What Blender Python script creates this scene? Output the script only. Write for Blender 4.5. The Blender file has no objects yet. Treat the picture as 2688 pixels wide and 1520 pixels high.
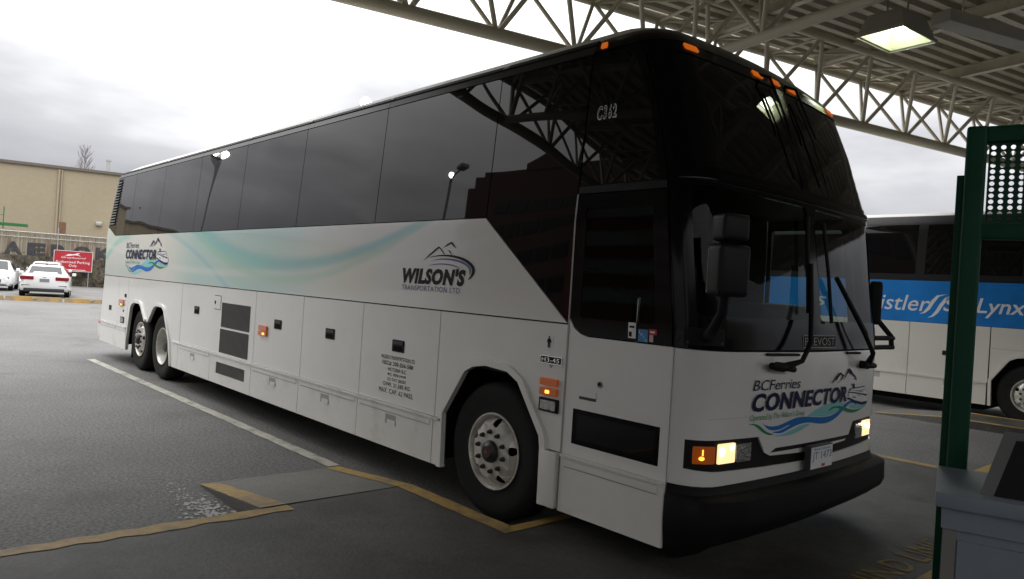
import bpy, bmesh, math, random
from mathutils import Vector, Matrix
random.seed(7)
SC = bpy.context.scene
COL = SC.collection
R = math.radians

# ------------------------------------------------------------------ camera
cd = bpy.data.cameras.new('camera'); cam = bpy.data.objects.new('camera', cd); COL.objects.link(cam)
SC.camera = cam
yaw, pitch, roll = 2.40665, 0.00154, 0.06416
fw = Vector((math.cos(yaw)*math.cos(pitch), math.sin(yaw)*math.cos(pitch), math.sin(pitch)))
rt = Vector((math.sin(yaw), -math.cos(yaw), 0)); up = rt.cross(fw)
r2 = rt*math.cos(roll)+up*math.sin(roll); u2 = up*math.cos(roll)-rt*math.sin(roll)
M = Matrix((r2, u2, -fw)).transposed().to_4x4(); M.translation = (2.2911, -4.9251, 1.7487)
cam.matrix_world = M
cd.sensor_fit = 'HORIZONTAL'; cd.sensor_width = 36; cd.lens = 36*1916.7/2688
cd.clip_start = 0.05; cd.clip_end = 2000

# ------------------------------------------------------------------ sky and sun
W = bpy.data.worlds.new('World'); SC.world = W; W.use_nodes = True
nt = W.node_tree; N = nt.nodes; L = nt.links; N.clear()
out = N.new('ShaderNodeOutputWorld'); bg = N.new('ShaderNodeBackground'); bg.inputs[1].default_value = 0.1
sky = N.new('ShaderNodeTexSky'); sky.sky_type = 'NISHITA'; sky.sun_disc = False
SUN_EL, SUN_AZ = 48, 205          # azimuth measured from +X, counter-clockwise
sky.sun_elevation = R(SUN_EL); sky.sun_rotation = R(90-SUN_AZ); sky.dust_density = 4
tc = N.new('ShaderNodeTexCoord'); sep = N.new('ShaderNodeSeparateXYZ'); L.new(tc.outputs['Generated'], sep.inputs[0])
mp = N.new('ShaderNodeMapping'); mp.inputs['Scale'].default_value = (1.3, 1.3, 4.5); L.new(tc.outputs['Generated'], mp.inputs[0])
nz = N.new('ShaderNodeTexNoise'); nz.inputs['Scale'].default_value = 1.7; nz.inputs['Detail'].default_value = 5; nz.inputs['Roughness'].default_value = .5
L.new(mp.outputs[0], nz.inputs['Vector'])
ma = N.new('ShaderNodeMath'); ma.operation = 'MULTIPLY_ADD'; ma.inputs[1].default_value = .34; ma.inputs[2].default_value = -.17
L.new(nz.outputs[0], ma.inputs[0])
ad = N.new('ShaderNodeMath'); L.new(sep.outputs[2], ad.inputs[0]); L.new(ma.outputs[0], ad.inputs[1])
cr = N.new('ShaderNodeValToRGB'); L.new(ad.outputs[0], cr.inputs[0])
e = cr.color_ramp.elements
e[0].position = 0.0; e[0].color = (.27, .275, .30, 1)
e[1].position = 1.0; e[1].color = (3.3, 3.3, 3.32, 1)
k = e.new(.09); k.color = (.36, .365, .395, 1)
k = e.new(.17); k.color = (.56, .56, .585, 1)
k = e.new(.27); k.color = (1.15, 1.15, 1.17, 1)
sc = N.new('ShaderNodeVectorMath'); sc.operation = 'SCALE'; sc.inputs['Scale'].default_value = 10
L.new(cr.outputs[0], sc.inputs[0])
mx = N.new('ShaderNodeMix'); mx.data_type = 'RGBA'; mx.inputs[0].default_value = .94
L.new(sky.outputs[0], mx.inputs[6]); L.new(sc.outputs[0], mx.inputs[7])
L.new(mx.outputs[2], bg.inputs[0]); L.new(bg.outputs[0], out.inputs[0])
sd = bpy.data.lights.new('sun', 'SUN'); sd.energy = .5; sd.angle = R(25); sd.color = (1, .97, .92)
so = bpy.data.objects.new('sun', sd); COL.objects.link(so)
sv = Vector((math.cos(R(SUN_EL))*math.cos(R(SUN_AZ)), math.cos(R(SUN_EL))*math.sin(R(SUN_AZ)), math.sin(R(SUN_EL))))
so.rotation_euler = sv.to_track_quat('Z', 'Y').to_euler(); so.location = (-20, -20, 40)
SC.view_settings.view_transform = 'Standard'; SC.view_settings.look = 'None'
SC.view_settings.exposure = 0.38; SC.view_settings.gamma = 1.0; SC.view_settings.use_curve_mapping = False
SC.render.engine = 'CYCLES'

# ------------------------------------------------------------------ materials
def P(name, col, rough=.5, metal=0., var=0., vscale=3., bump=0., bscale=40., coat=0., spec=.5, emit=None, es=0., var2=0., v2scale=.4, dirt=None):
    m = bpy.data.materials.new(name); m.use_nodes = True
    n = m.node_tree.nodes; l = m.node_tree.links; b = n['Principled BSDF']
    b.inputs['Base Color'].default_value = (*col, 1); b.inputs['Roughness'].default_value = rough
    b.inputs['Metallic'].default_value = metal; b.inputs['Coat Weight'].default_value = coat
    b.inputs['Specular IOR Level'].default_value = spec; b.inputs['Coat Roughness'].default_value = .06
    if emit: b.inputs['Emission Color'].default_value = (*emit, 1); b.inputs['Emission Strength'].default_value = es
    t = None
    if var or bump or var2 or dirt:
        t = n.new('ShaderNodeTexCoord')
    def noise(scale, det=6):
        q = n.new('ShaderNodeTexNoise'); q.inputs['Scale'].default_value = scale; q.inputs['Detail'].default_value = det
        q.inputs['Roughness'].default_value = .66
        l.new(t.outputs['Object'], q.inputs['Vector']); return q
    last = None
    for amt, s in ((var, vscale), (var2, v2scale)):
        if not amt: continue
        q = noise(s); mr = n.new('ShaderNodeMapRange'); mr.inputs[1].default_value = .3; mr.inputs[2].default_value = .7
        mr.inputs[3].default_value = 1-amt; mr.inputs[4].default_value = 1+amt
        l.new(q.outputs[0], mr.inputs[0])
        vm = n.new('ShaderNodeVectorMath'); vm.operation = 'SCALE'
        if last is None: vm.inputs[0].default_value = col
        else: l.new(last, vm.inputs[0])
        l.new(mr.outputs[0], vm.inputs['Scale']); last = vm.outputs[0]
    if dirt:
        dcol, ds, d0, d1 = dirt
        q = noise(ds, 9); mr = n.new('ShaderNodeMapRange'); mr.inputs[1].default_value = d0; mr.inputs[2].default_value = d1
        l.new(q.outputs[0], mr.inputs[0]); mxx = n.new('ShaderNodeMix'); mxx.data_type = 'RGBA'
        l.new(mr.outputs[0], mxx.inputs[0])
        if last is None: mxx.inputs[6].default_value = (*col, 1)
        else: l.new(last, mxx.inputs[6])
        mxx.inputs[7].default_value = (*dcol, 1); last = mxx.outputs[2]
    if last is not None: l.new(last, b.inputs['Base Color'])
    if bump:
        q = noise(bscale); bp = n.new('ShaderNodeBump'); bp.inputs['Strength'].default_value = bump; bp.inputs['Distance'].default_value = .02
        l.new(q.outputs[0], bp.inputs['Height']); l.new(bp.outputs[0], b.inputs['Normal'])
    return m

def glass(name, tint, ior=1.5):
    m = bpy.data.materials.new(name); m.use_nodes = True
    n = m.node_tree.nodes; l = m.node_tree.links; n.clear()
    o = n.new('ShaderNodeOutputMaterial'); t = n.new('ShaderNodeBsdfTransparent'); t.inputs[0].default_value = (*tint, 1)
    g = n.new('ShaderNodeBsdfGlossy'); g.inputs['Roughness'].default_value = .01
    f = n.new('ShaderNodeFresnel'); f.inputs[0].default_value = ior
    x = n.new('ShaderNodeMixShader'); l.new(f.outputs[0], x.inputs[0]); l.new(t.outputs[0], x.inputs[1]); l.new(g.outputs[0], x.inputs[2])
    l.new(x.outputs[0], o.inputs[0]); return m

MT = {}
MT['white'] = P('white_coach_paint', (.78, .77, .74), .28, var=.03, vscale=2.5, coat=.6, bump=.015, bscale=3, dirt=((.60, .57, .51), 1.6, .62, .95))
MT['white_low'] = P('white_skirt_paint', (.76, .75, .71), .33, var=.04, vscale=4, coat=.4, dirt=((.45, .42, .37), 2.2, .55, .9))
MT['black_gloss'] = P('black_gloss_paint', (.004, .004, .0045), .10, spec=.16)
MT['black_matte'] = P('black_plastic', (.009, .009, .0095), .6, bump=.1, bscale=120, spec=.2)
MT['void'] = P('dark_cavity', (.006, .006, .006), .9, spec=.1)
MT['rubber'] = P('tyre_rubber', (.013, .0125, .012), .8, spec=.25, var=.2, vscale=9, bump=.1, bscale=60)
MT['gap'] = P('seam_rubber', (.03, .03, .03), .8)
MT['alu'] = P('polished_wheel_metal', (.62, .60, .55), .38, metal=.35, var=.12, vscale=12, dirt=((.30, .27, .22), 7, .5, .85))
MT['chrome'] = P('chrome', (.8, .8, .8), .15, metal=1)
MT['steel_dark'] = P('dark_steel', (.06, .055, .05), .45, metal=.6)
MT['grey_plastic'] = P('grey_plastic', (.05, .05, .052), .5, spec=.3)
MT['mirror_shell'] = P('mirror_shell', (.009, .009, .010), .5, spec=.25)
MT['slat'] = P('grille_slat', (.16, .16, .155), .5)
MT['mid_grey'] = P('grey_handle', (.35, .34, .32), .5)
MT['amber'] = P('amber_lens', (.50, .09, .008), .18, emit=(1, .22, .02), es=.06, coat=.5)
MT['amber_lit'] = P('amber_lens_lit', (.8, .2, .01), .2, emit=(1, .42, .05), es=2.0)
MT['amber_dim'] = P('amber_marker', (.7, .13, .01), .2, emit=(1, .20, .015), es=.30)
MT['red_lens'] = P('red_lens', (.45, .02, .02), .15, emit=(1, .05, .05), es=.12, coat=.5)
MT['lamp_lit'] = P('headlamp_lit', (.9, .8, .6), .1, emit=(1, .72, .34), es=.9)
MT['lamp_core'] = P('headlamp_filament', (1, .95, .8), .1, emit=(1, .90, .70), es=9)
MT['lamp_off'] = P('headlamp_clear', (.42, .42, .40), .08, metal=.85, bump=.5, bscale=25)
MT['navy'] = P('navy_vinyl', (.008, .011, .055), .5, spec=.15)
MT['blue'] = P('blue_vinyl', (.008, .16, .50), .5, spec=.2)
MT['green'] = P('green_vinyl', (.006, .25, .10), .5, spec=.2)
MT['teal'] = P('teal_vinyl', (.24, .56, .57), .5, spec=.2)
MT['black_vinyl'] = P('black_vinyl', (.007, .007, .007), .5, spec=.15)
MT['blue_text'] = P('blue_lettering', (.05, .09, .28), .4)
MT['white_vinyl'] = P('white_vinyl', (.8, .8, .8), .4)
MT['red_vinyl'] = P('red_vinyl', (.45, .03, .04), .4)
MT['windscreen'] = glass('windscreen_glass', (.55, .62, .58), 1.22)
MT['interior'] = P('dark_interior', (.03, .032, .034), .7)
MT['seat'] = P('seat_leather', (.035, .038, .042), .45)
MT['dash'] = P('dashboard', (.10, .10, .10), .5)

def window_mat(name, amp):
    m = P(name, (.004, .004, .005), .012)
    n = m.node_tree.nodes; l = m.node_tree.links; b = n['Principled BSDF']
    b.inputs['IOR'].default_value = 1.40
    t = n.new('ShaderNodeTexCoord'); q = n.new('ShaderNodeTexNoise'); q.inputs['Scale'].default_value = 1.15; q.inputs['Detail'].default_value = 0
    l.new(t.outputs['Object'], q.inputs['Vector'])
    bp = n.new('ShaderNodeBump'); bp.inputs['Strength'].default_value = 1; bp.inputs['Distance'].default_value = amp
    l.new(q.outputs[0], bp.inputs['Height']); l.new(bp.outputs[0], b.inputs['Normal']); return m
MT['pane'] = window_mat('tinted_side_glass', .007)

def livery(name):
    m = P(name, (.78, .77, .74), .2, coat=.7)
    n = m.node_tree.nodes; l = m.node_tree.links; b = n['Principled BSDF']
    t = n.new('ShaderNodeTexCoord'); s = n.new('ShaderNodeSeparateXYZ'); l.new(t.outputs['Object'], s.inputs[0])
    X, Z = s.outputs[0], s.outputs[2]
    def mth(op, a, c=None, d=None):
        q = n.new('ShaderNodeMath'); q.operation = op
        for i, v in enumerate((a, c, d)):
            if v is None: continue
            if isinstance(v, (int, float)): q.inputs[i].default_value = v
            else: l.new(v, q.inputs[i])
        return q.outputs[0]
    def band(xc, z0, k1, k2, w0, wk, soft=1.):   # gaussian-edged stripe about z0 + k1 d + k2 d^2
        d = mth('SUBTRACT', X, xc); d2 = mth('MULTIPLY', d, d)
        zc = mth('ADD', mth('MULTIPLY_ADD', d, k1, z0), mth('MULTIPLY', d2, k2))
        w = mth('MAXIMUM', mth('MULTIPLY_ADD', d, wk, w0), .02)
        r = mth('DIVIDE', mth('SUBTRACT', Z, zc), w)
        r2_ = mth('MULTIPLY', r, r); r4 = mth('POWER', r2_, 1.35)
        return mth('POWER', 2.718, mth('MULTIPLY', r4, -1.0))
    def step(a, c):
        q = n.new('ShaderNodeMapRange'); q.interpolation_type = 'SMOOTHSTEP'; l.new(X, q.inputs[0]); q.inputs[1].default_value = a; q.inputs[2].default_value = c
        return q.outputs[0]
    last = (.78, .77, .74, 1)
    def over(fac, col, amt):
        nonlocal last
        x = n.new('ShaderNodeMix'); x.data_type = 'RGBA'
        f = mth('MULTIPLY', fac, amt); l.new(f, x.inputs[0])
        if isinstance(last, tuple): x.inputs[6].default_value = last
        else: l.new(last, x.inputs[6])
        x.inputs[7].default_value = (*col, 1); last = x.outputs[2]
    wash = mth('MULTIPLY', step(-10.2, -8.3), mth('SUBTRACT', 1, step(-6.2, -3.9)))
    over(wash, (.44, .68, .68), .85)
    over(mth('SUBTRACT', 1, step(-12.3, -9.5)), (.66, .74, .71), .55)
    over(mth('MULTIPLY', band(-12.0, 2.28, .0, -.19, .075, 0), mth('SUBTRACT', 1, step(-12.3, -11.6))), (.32, .66, .58), .85)
    over(band(-9.66, 2.30, -.22, -.037, .045, 0), (.28, .56, .68), .5)
    over(band(-9.2, 2.32, -.18, -.05, .12, 0), (.45, .70, .66), .4)
    over(band(-6.9, 1.75, .02, .012, .05, 0), (.80, .84, .83), .45)
    over(mth('MULTIPLY', band(-5.6, 1.88, 0, .0575, .085, -.016), mth('SUBTRACT', 1, step(-2.9, -2.5))), (.20, .54, .60), .75)
    over(mth('MULTIPLY', band(-7.4, 2.0, -.20, .10, .10, .0), mth('SUBTRACT', 1, step(-6.6, -5.6))), (.26, .66, .63), .65)
    over(band(-5.7, 1.715, 0, .075, .05, 0), (.38, .66, .54), .5)
    l.new(last, b.inputs['Base Color']); return m
MT['cornice'] = P('cornice_black', (.02, .02, .021), .35, spec=.25)
MT['livery'] = livery('wave_livery_paint')

# ------------------------------------------------------------------ helpers
def tag(o, label, cat, group=None):
    o['label'] = label; o['category'] = cat
    if group: o['group'] = group
    return o
def empty(name, label, cat, loc=(0, 0, 0), rz=0, group=None):
    o = bpy.data.objects.new(name, None); COL.objects.link(o); o.location = loc; o.rotation_euler = (0, 0, rz)
    return tag(o, label, cat, group)
def link(name, me, mat, parent=None):
    o = bpy.data.objects.new(name, me); COL.objects.link(o)
    if mat is not None and not me.materials: me.materials.append(mat)
    if parent is not None: o.parent = parent
    return o
def finish(name, bm, mat, parent=None, angle=35, recalc=True):
    if recalc: bmesh.ops.recalc_face_normals(bm, faces=bm.faces[:])
    me = bpy.data.meshes.new(name); bm.to_mesh(me); bm.free()
    me.shade_smooth(); me.set_sharp_from_angle(angle=R(angle))
    return link(name, me, mat, parent)
def mesh(name, vs, fs, mat, parent=None, angle=35, recalc=True):
    bm = bmesh.new(); v = [bm.verts.new(p) for p in vs]
    for f in fs:
        try: bm.faces.new([v[i] for i in f])
        except ValueError: pass
    return finish(name, bm, mat, parent, angle, recalc)
BOXF = [(0, 1, 3, 2), (4, 6, 7, 5), (0, 4, 5, 1), (2, 3, 7, 6), (0, 2, 6, 4), (1, 5, 7, 3)]
def boxv(x0, x1, y0, y1, z0, z1): return [(x, y, z) for x in (x0, x1) for y in (y0, y1) for z in (z0, z1)]
def box(name, b, mat, parent=None, bev=0., seg=2, mtx=None):
    bm = bmesh.new(); v = [bm.verts.new(p) for p in boxv(*b)]
    for f in BOXF: bm.faces.new([v[i] for i in f])
    if bev: bmesh.ops.bevel(bm, geom=bm.edges[:], offset=bev, segments=seg, profile=.6, affect='EDGES')
    if mtx is not None: bm.transform(mtx)
    return finish(name, bm, mat, parent)
def boxes(name, bl, mat, parent=None):
    vs, fs = [], []
    for b in bl:
        k = len(vs); vs += boxv(*b); fs += [tuple(i+k for i in f) for f in BOXF]
    return mesh(name, vs, fs, mat, parent)
def tube_bm(bm, pts, r, n=8):
    pts = [Vector(p) for p in pts]; rings = []
    for i, p in enumerate(pts):
        d = (pts[min(i+1, len(pts)-1)]-pts[max(i-1, 0)]).normalized()
        a = d.orthogonal().normalized() if i == 0 else (rings_a - d*rings_a.dot(d)).normalized()
        rings_a = a; b = d.cross(a); rr = r[i] if isinstance(r, (list, tuple)) else r
        rings.append([bm.verts.new(p+(a*math.cos(t)+b*math.sin(t))*rr) for t in [2*math.pi*k/n for k in range(n)]])
    for i in range(len(rings)-1):
        for k in range(n): bm.faces.new((rings[i][k], rings[i][(k+1) % n], rings[i+1][(k+1) % n], rings[i+1][k]))
    bm.faces.new(rings[0][::-1]); bm.faces.new(rings[-1])
def tube(name, pts, r, mat, parent=None, n=8):
    bm = bmesh.new(); tube_bm(bm, pts, r, n); return finish(name, bm, mat, parent, 50)
def lathe_bm(bm, prof, n=32, close=False):   # profile of (r, y): turned about Y
    rings = []
    for r, y in prof:
        if r < 1e-5: rings.append([bm.verts.new((0, y, 0))]); continue
        rings.append([bm.verts.new((r*math.cos(2*math.pi*k/n), y, r*math.sin(2*math.pi*k/n))) for k in range(n)])
    for a, b in zip(rings, rings[1:]):
        for k in range(n):
            j = (k+1) % n
            if len(a) == 1 and len(b) == 1: continue
            if len(a) == 1: bm.faces.new((a[0], b[k], b[j]))
            elif len(b) == 1: bm.faces.new((a[k], a[j], b[0]))
            else: bm.faces.new((a[k], a[j], b[j], b[k]))
def fill2d(poly, holes=(), scuts=(), zcuts=()):
    bm = bmesh.new(); eds = []
    for lp in [poly]+list(holes):
        v = [bm.verts.new((a, c, 0)) for a, c in lp]
        eds += [bm.edges.new((v[i], v[(i+1) % len(v)])) for i in range(len(v))]
    bmesh.ops.triangle_fill(bm, edges=eds, use_beauty=True, normal=(0, 0, 1))
    lo = [min(p[i] for p in poly) for i in (0, 1)]; hi = [max(p[i] for p in poly) for i in (0, 1)]
    for i, cuts in ((0, scuts), (1, zcuts)):
        for c in cuts:
            if lo[i]+1e-3 < c < hi[i]-1e-3:
                co = [0, 0, 0]; no = [0, 0, 0]; co[i] = c; no[i] = 1
                bmesh.ops.bisect_plane(bm, geom=bm.verts[:]+bm.edges[:]+bm.faces[:], plane_co=co, plane_no=no, dist=1e-5)
    return bm
def mapped(bm, fn, off, th):
    src = [(v.co.x, v.co.y) for v in bm.verts]
    bm.verts.index_update()
    for v, (a, c) in zip(bm.verts, src): v.co = fn(a, c, off)
    if th:
        bnd = [(e_.verts[0].index, e_.verts[1].index) for e_ in bm.edges if len(e_.link_faces) == 1]
        fcs = [[v.index for v in f.verts] for f in bm.faces]
        top = bm.verts[:]; low = [bm.verts.new(fn(a, c, off-th)) for a, c in src]
        for f in fcs: bm.faces.new([low[i] for i in reversed(f)])
        for a, c in bnd: bm.faces.new((top[a], top[c], low[c], low[a]))
    return bm
def rect(a0, a1, z0, z1, r=0., n=4):
    if not r: return [(a0, z0), (a1, z0), (a1, z1), (a0, z1)]
    pts = []
    for cx, cz, t0 in ((a1-r, z0+r, -90), (a1-r, z1-r, 0), (a0+r, z1-r, 90), (a0+r, z0+r, 180)):
        pts += [(cx+r*math.cos(R(t0+90*k/n)), cz+r*math.sin(R(t0+90*k/n))) for k in range(n+1)]
    return pts
def circ(a, c, r, n=16, rz=None): return [(a+r*math.cos(2*math.pi*k/n), c+(rz or r)*math.sin(2*math.pi*k/n)) for k in range(n)]

_txt = {}
def text2d(s, shear, offset, space):
    key = (s, shear, offset, space)
    if key not in _txt:
        cu = bpy.data.curves.new('lettering', 'FONT'); cu.body = s; cu.shear = shear; cu.offset = offset; cu.space_character = space; cu.resolution_u = 3
        ob = bpy.data.objects.new('lettering', cu); COL.objects.link(ob)
        dg = bpy.context.evaluated_depsgraph_get(); me = bpy.data.meshes.new_from_object(ob.evaluated_get(dg))
        _txt[key] = ([(v.co.x, v.co.y) for v in me.vertices], [tuple(p.vertices) for p in me.polygons])
        bpy.data.objects.remove(ob); bpy.data.curves.remove(cu); bpy.data.meshes.remove(me)
    return _txt[key]
def lettering(s, bx_, fn, mat, parent, off=.003, shear=0., bold=0., space=1., slope=0., name='lettering'):
    vs, fs = text2d(s, shear, bold, space); a0, a1, z0, z1 = bx_
    x0 = min(v[0] for v in vs); x1 = max(v[0] for v in vs); y0 = min(v[1] for v in vs); y1 = max(v[1] for v in vs)
    pv = []
    for x, y in vs:
        t = (x-x0)/(x1-x0); pv.append(fn(a0+t*(a1-a0), z0+(y-y0)/(y1-y0)*(z1-z0)+slope*t, off))
    return mesh(name, pv, fs, mat, parent, recalc=False)

# =================================================================== LARGE STRUCTURE
MT['asphalt'] = P('worn_asphalt', (.128, .127, .122), .6, var=.75, vscale=34, bump=.8, bscale=34, var2=.26, v2scale=.3, spec=.35, dirt=((.06, .06, .058), .7, .55, .75))
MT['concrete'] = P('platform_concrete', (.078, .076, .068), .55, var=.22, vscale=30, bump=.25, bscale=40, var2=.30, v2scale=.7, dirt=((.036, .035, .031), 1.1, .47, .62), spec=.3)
MT['ramp'] = P('ramp_concrete', (.135, .132, .12), .6, var=.2, vscale=30, bump=.2, bscale=40, var2=.2, v2scale=1.2)
MT['yellow'] = P('worn_yellow_paint', (.38, .245, .065), .6, var=.2, vscale=18, bump=.1, bscale=60, dirt=((.13, .115, .085), 5, .48, .70))
MT['white_line'] = P('worn_white_line', (.42, .405, .35), .6, var=.2, vscale=14, dirt=((.15, .145, .13), 4, .47, .68))

def struct(o): o['kind'] = 'structure'; return o
struct(mesh('ground', [(-300, -300, 0), (300, -300, 0), (300, 300, 0), (-300, 300, 0)], [(0, 1, 2, 3)], MT['asphalt']))

def slab(name, poly, z0, z1, mat, parent=None):
    n = len(poly); vs = [(a, b, z0) for a, b in poly]+[(a, b, z1) for a, b in poly]
    bm = fill2d(poly); top = bm
    tris = [[(v.co.x, v.co.y) for v in f.verts] for f in bm.faces]; bm.free()
    idx = {(round(a, 4), round(b, 4)): i for i, (a, b) in enumerate(poly)}
    fs = []
    for t in tris:
        ii = [idx[(round(a, 4), round(b, 4))] for a, b in t]; fs.append([i+n for i in ii]); fs.append(ii[::-1])
    fs += [(i, (i+1) % n, (i+1) % n+n, i+n) for i in range(n)]
    return mesh(name, vs, fs, mat, parent)
PZ = .12
plat = [(-2.58, -40), (-2.58, -2.72), (-2.60, -1.46), (-1.40, -1.46), (-1.40, 2.85), (-1.72, 2.85), (-1.72, 4.02), (-.15, 4.02), (-.15, 8.55),
        (-1.75, 8.55), (-1.75, 9.78), (-.42, 9.78), (-.42, 14.2), (-.9, 14.2), (-.9, 15.4), (.4, 15.4), (.4, 60), (60, 60), (60, -40)]
pl = struct(slab('platform', plat, -.05, PZ, MT['concrete']))
def ramp(x0, x1, y0, y1, name='ramp'):
    o = mesh(name, [(x0, y0, 0.002), (x0, y1, 0.002), (x1, y0, PZ), (x1, y1, PZ), (x1, y0, -.02), (x1, y1, -.02)],
             [(0, 2, 3, 1), (0, 4, 2), (1, 3, 5), (2, 4, 5, 3), (0, 1, 5, 4)], MT['ramp'], pl)
    return o
ramp(-3.80, -2.604, -2.74, -1.46); ramp(-2.95, -1.724, 2.86, 4.01); ramp(-2.98, -1.754, 8.56, 9.77)
def stripe(name, poly, z, mat, parent, rag=0., seed=1):
    """painted stripe on level ground, polygon in xy"""
    rnd = random.Random(seed); pts = []
    for i, (a, b) in enumerate(poly):
        c, d = poly[(i+1) % len(poly)]; ln = math.hypot(c-a, d-b); k = max(1, int(ln/.12)) if rag else 1
        for j in range(k):
            t = j/k; jj = rag*rnd.uniform(-1, 1) if j else 0
            pts.append((a+(c-a)*t-(d-b)/ln*jj, b+(d-b)*t+(c-a)/ln*jj))
    bm = fill2d(pts)
    for v in bm.verts:
        zz = z(v.co.x, v.co.y) if callable(z) else z
        v.co.z = zz
    return finish(name, bm, mat, parent)
zp = PZ+.004
# painted platform edges
stripe('yellow_edge_line', [(-2.578, -12), (-2.578, -2.55), (-2.455, -2.55), (-2.455, -12)], zp, MT['yellow'], pl, .022, 2)
stripe('yellow_edge_line', [(-2.60, -1.60), (-2.60, -1.465), (-1.405, -1.465), (-1.30, -1.60)], zp, MT['yellow'], pl, .006, 3)
stripe('yellow_edge_line', [(-1.398, -1.46), (-1.398, 2.85), (-1.30, 2.85), (-1.30, -1.60)], zp, MT['yellow'], pl, .006, 4)
stripe('yellow_edge_line', [(-1.7, 3.87), (-1.7, 4.015), (-.152, 4.015), (-.152, 8.55), (-.02, 8.55), (-.02, 3.87)], zp, MT['yellow'], pl, .006, 5)
stripe('yellow_edge_line', [(-1.74, 8.555), (-1.74, 8.70), (-.15, 8.70), (-.15, 8.555)], zp, MT['yellow'], pl, .006, 6)
stripe('yellow_edge_line', [(-1.74, 9.63), (-1.74, 9.775), (-.43, 9.775), (-.43, 9.63)], zp, MT['yellow'], pl, .006, 7)
def rz(x0, x1):
    return lambda x, y: .006+max(0, min(1, (x-x0)/(x1-x0)))*(PZ-.002)
stripe('yellow_ramp_line', [(-3.78, -2.735), (-2.604, -2.735), (-2.604, -2.54), (-3.74, -2.60)], rz(-3.8, -2.604), MT['yellow'], pl, .006, 8)
stripe('yellow_ramp_line', [(-3.78, -1.60), (-2.604, -1.60), (-2.604, -1.47), (-3.80, -1.47)], rz(-3.8, -2.604), MT['yellow'], pl, .006, 9)
stripe('yellow_ramp_line', [(-2.97, 8.57), (-1.756, 8.57), (-1.756, 8.74), (-2.97, 8.68)], rz(-2.98, -1.754), MT['yellow'], pl, .006, 10)
tube('crack', [(-.62+.45*k/9+.01*math.sin(k*2.1), -2.05-.33*k/9+.012*math.cos(k*3.7), PZ+.001) for k in range(10)], .004, MT['gap'], pl, 4)
# joint in the concrete and white bay line on the asphalt
box('joint', (-2.606, -2.598, -2.72, -1.465, PZ-.01, PZ+.0035), MT['gap'], pl)
g0 = bpy.data.objects['ground']
stripe('white_bay_line', [(-12.72, -1.68), (-3.83, -1.555), (-3.83, -1.43), (-12.72, -1.55)], .005, MT['white_line'], g0, .006, 11)
stripe('white_bay_line', [(-12.7, 4.05), (-3.0, 4.05), (-3.0, 4.18), (-12.7, 4.18)], .005, MT['white_line'], g0, .006, 12)
# flaked white paint beside the ramp
rnd = random.Random(5)
bm = bmesh.new()
for i in range(420):
    t = rnd.random(); t = t if rnd.random() < .35 else .45+.55*t; cx = -3.95+t*1.33+rnd.gauss(0, .02); wd_ = .02+.075*t
    cy = -2.93+.03*t+rnd.gauss(0, wd_); r_ = rnd.uniform(.004, .021)*(.6+t)
    if cx > -2.62 or cy > -2.76: continue
    a0 = rnd.random()*6; bm.faces.new([bm.verts.new((cx+r_*rnd.uniform(.3, 1.3)*math.cos(a0+k*.785), cy+.8*r_*rnd.uniform(.3, 1.3)*math.sin(a0+k*.785), .005+i*3e-6)) for k in range(8)])
o = finish('flaked_white_paint', bm, P('flaked_paint', (.45, .44, .41), .7, var=.3, vscale=12), g0); o['kind'] = 'stuff'
# floor lettering
gfn = lambda a, c, off: Vector((c, a, PZ+.002+off))
lettering('BEHIND LINE', (-.72, 1.02, .61, .41), gfn, P('worn_yellow_lettering', (.27, .175, .045), .7, dirt=((.08, .07, .05), 5, .46, .68)), pl, .002, bold=.006, name='floor_lettering')
stripe('yellow_edge_line', [(.68, -1.2), (.68, 1.6), (.76, 1.6), (.76, -1.2)], zp, MT['yellow'], pl, .004, 13)

# ------------------------------------------------------------------ canopy frame of reference (u along the edge truss, v towards the terminal)
ux, uy = .2337, .9723
def UV(u, v, z=0.): return Vector((-6.458+ux*u+uy*v, uy*u-ux*v, z))
UA = math.atan2(uy, ux)        # heading of u
MT['canopy'] = P('canopy_cream_paint', (.50, .46, .36), .5, var=.08, vscale=6, dirt=((.25, .21, .15), 5, .58, .8))
MT['deck'] = P('canopy_deck_sheet', (.40, .365, .285), .5, var=.07, vscale=2, dirt=((.28, .24, .18), 2.5, .55, .85))
can = empty('canopy', 'cream steel truss canopy with ribbed metal deck over the bus bays', 'canopy', (0, 0, 0))
bm = bmesh.new(); bmesh.ops.create_cone(bm, cap_ends=True, segments=14, radius1=1, radius2=1, depth=1)
cyl = bpy.data.meshes.new('pipe'); bm.to_mesh(cyl); bm.free(); cyl.shade_smooth(); cyl.set_sharp_from_angle(angle=R(40)); cyl.materials.append(MT['canopy'])
def pipe(name, a, b, r, parent=None):
    o = bpy.data.objects.new(name, cyl); COL.objects.link(o); o.parent = parent or can
    d = Vector(b)-Vector(a); o.location = (Vector(a)+Vector(b))/2; o.scale = (r, r, d.length)
    o.rotation_mode = 'QUATERNION'; o.rotation_quaternion = d.to_track_quat('Z', 'Y'); return o
ZB, ZT, PI_, VT = 5.5, 6.68, 1.387, .62
k0, k1 = -22, 20  # low end runs on out of view, extended to block sky light
pipe('bottom_chord', UV(.6+PI_*k0-1, 0, ZB), UV(.6+PI_*k1+1, 0, ZB), .10)
for vv in (-VT, VT): pipe('top_chord', UV(.6+PI_*k0-1, vv, ZT), UV(.6+PI_*k1+1, vv, ZT), .062)
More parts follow.
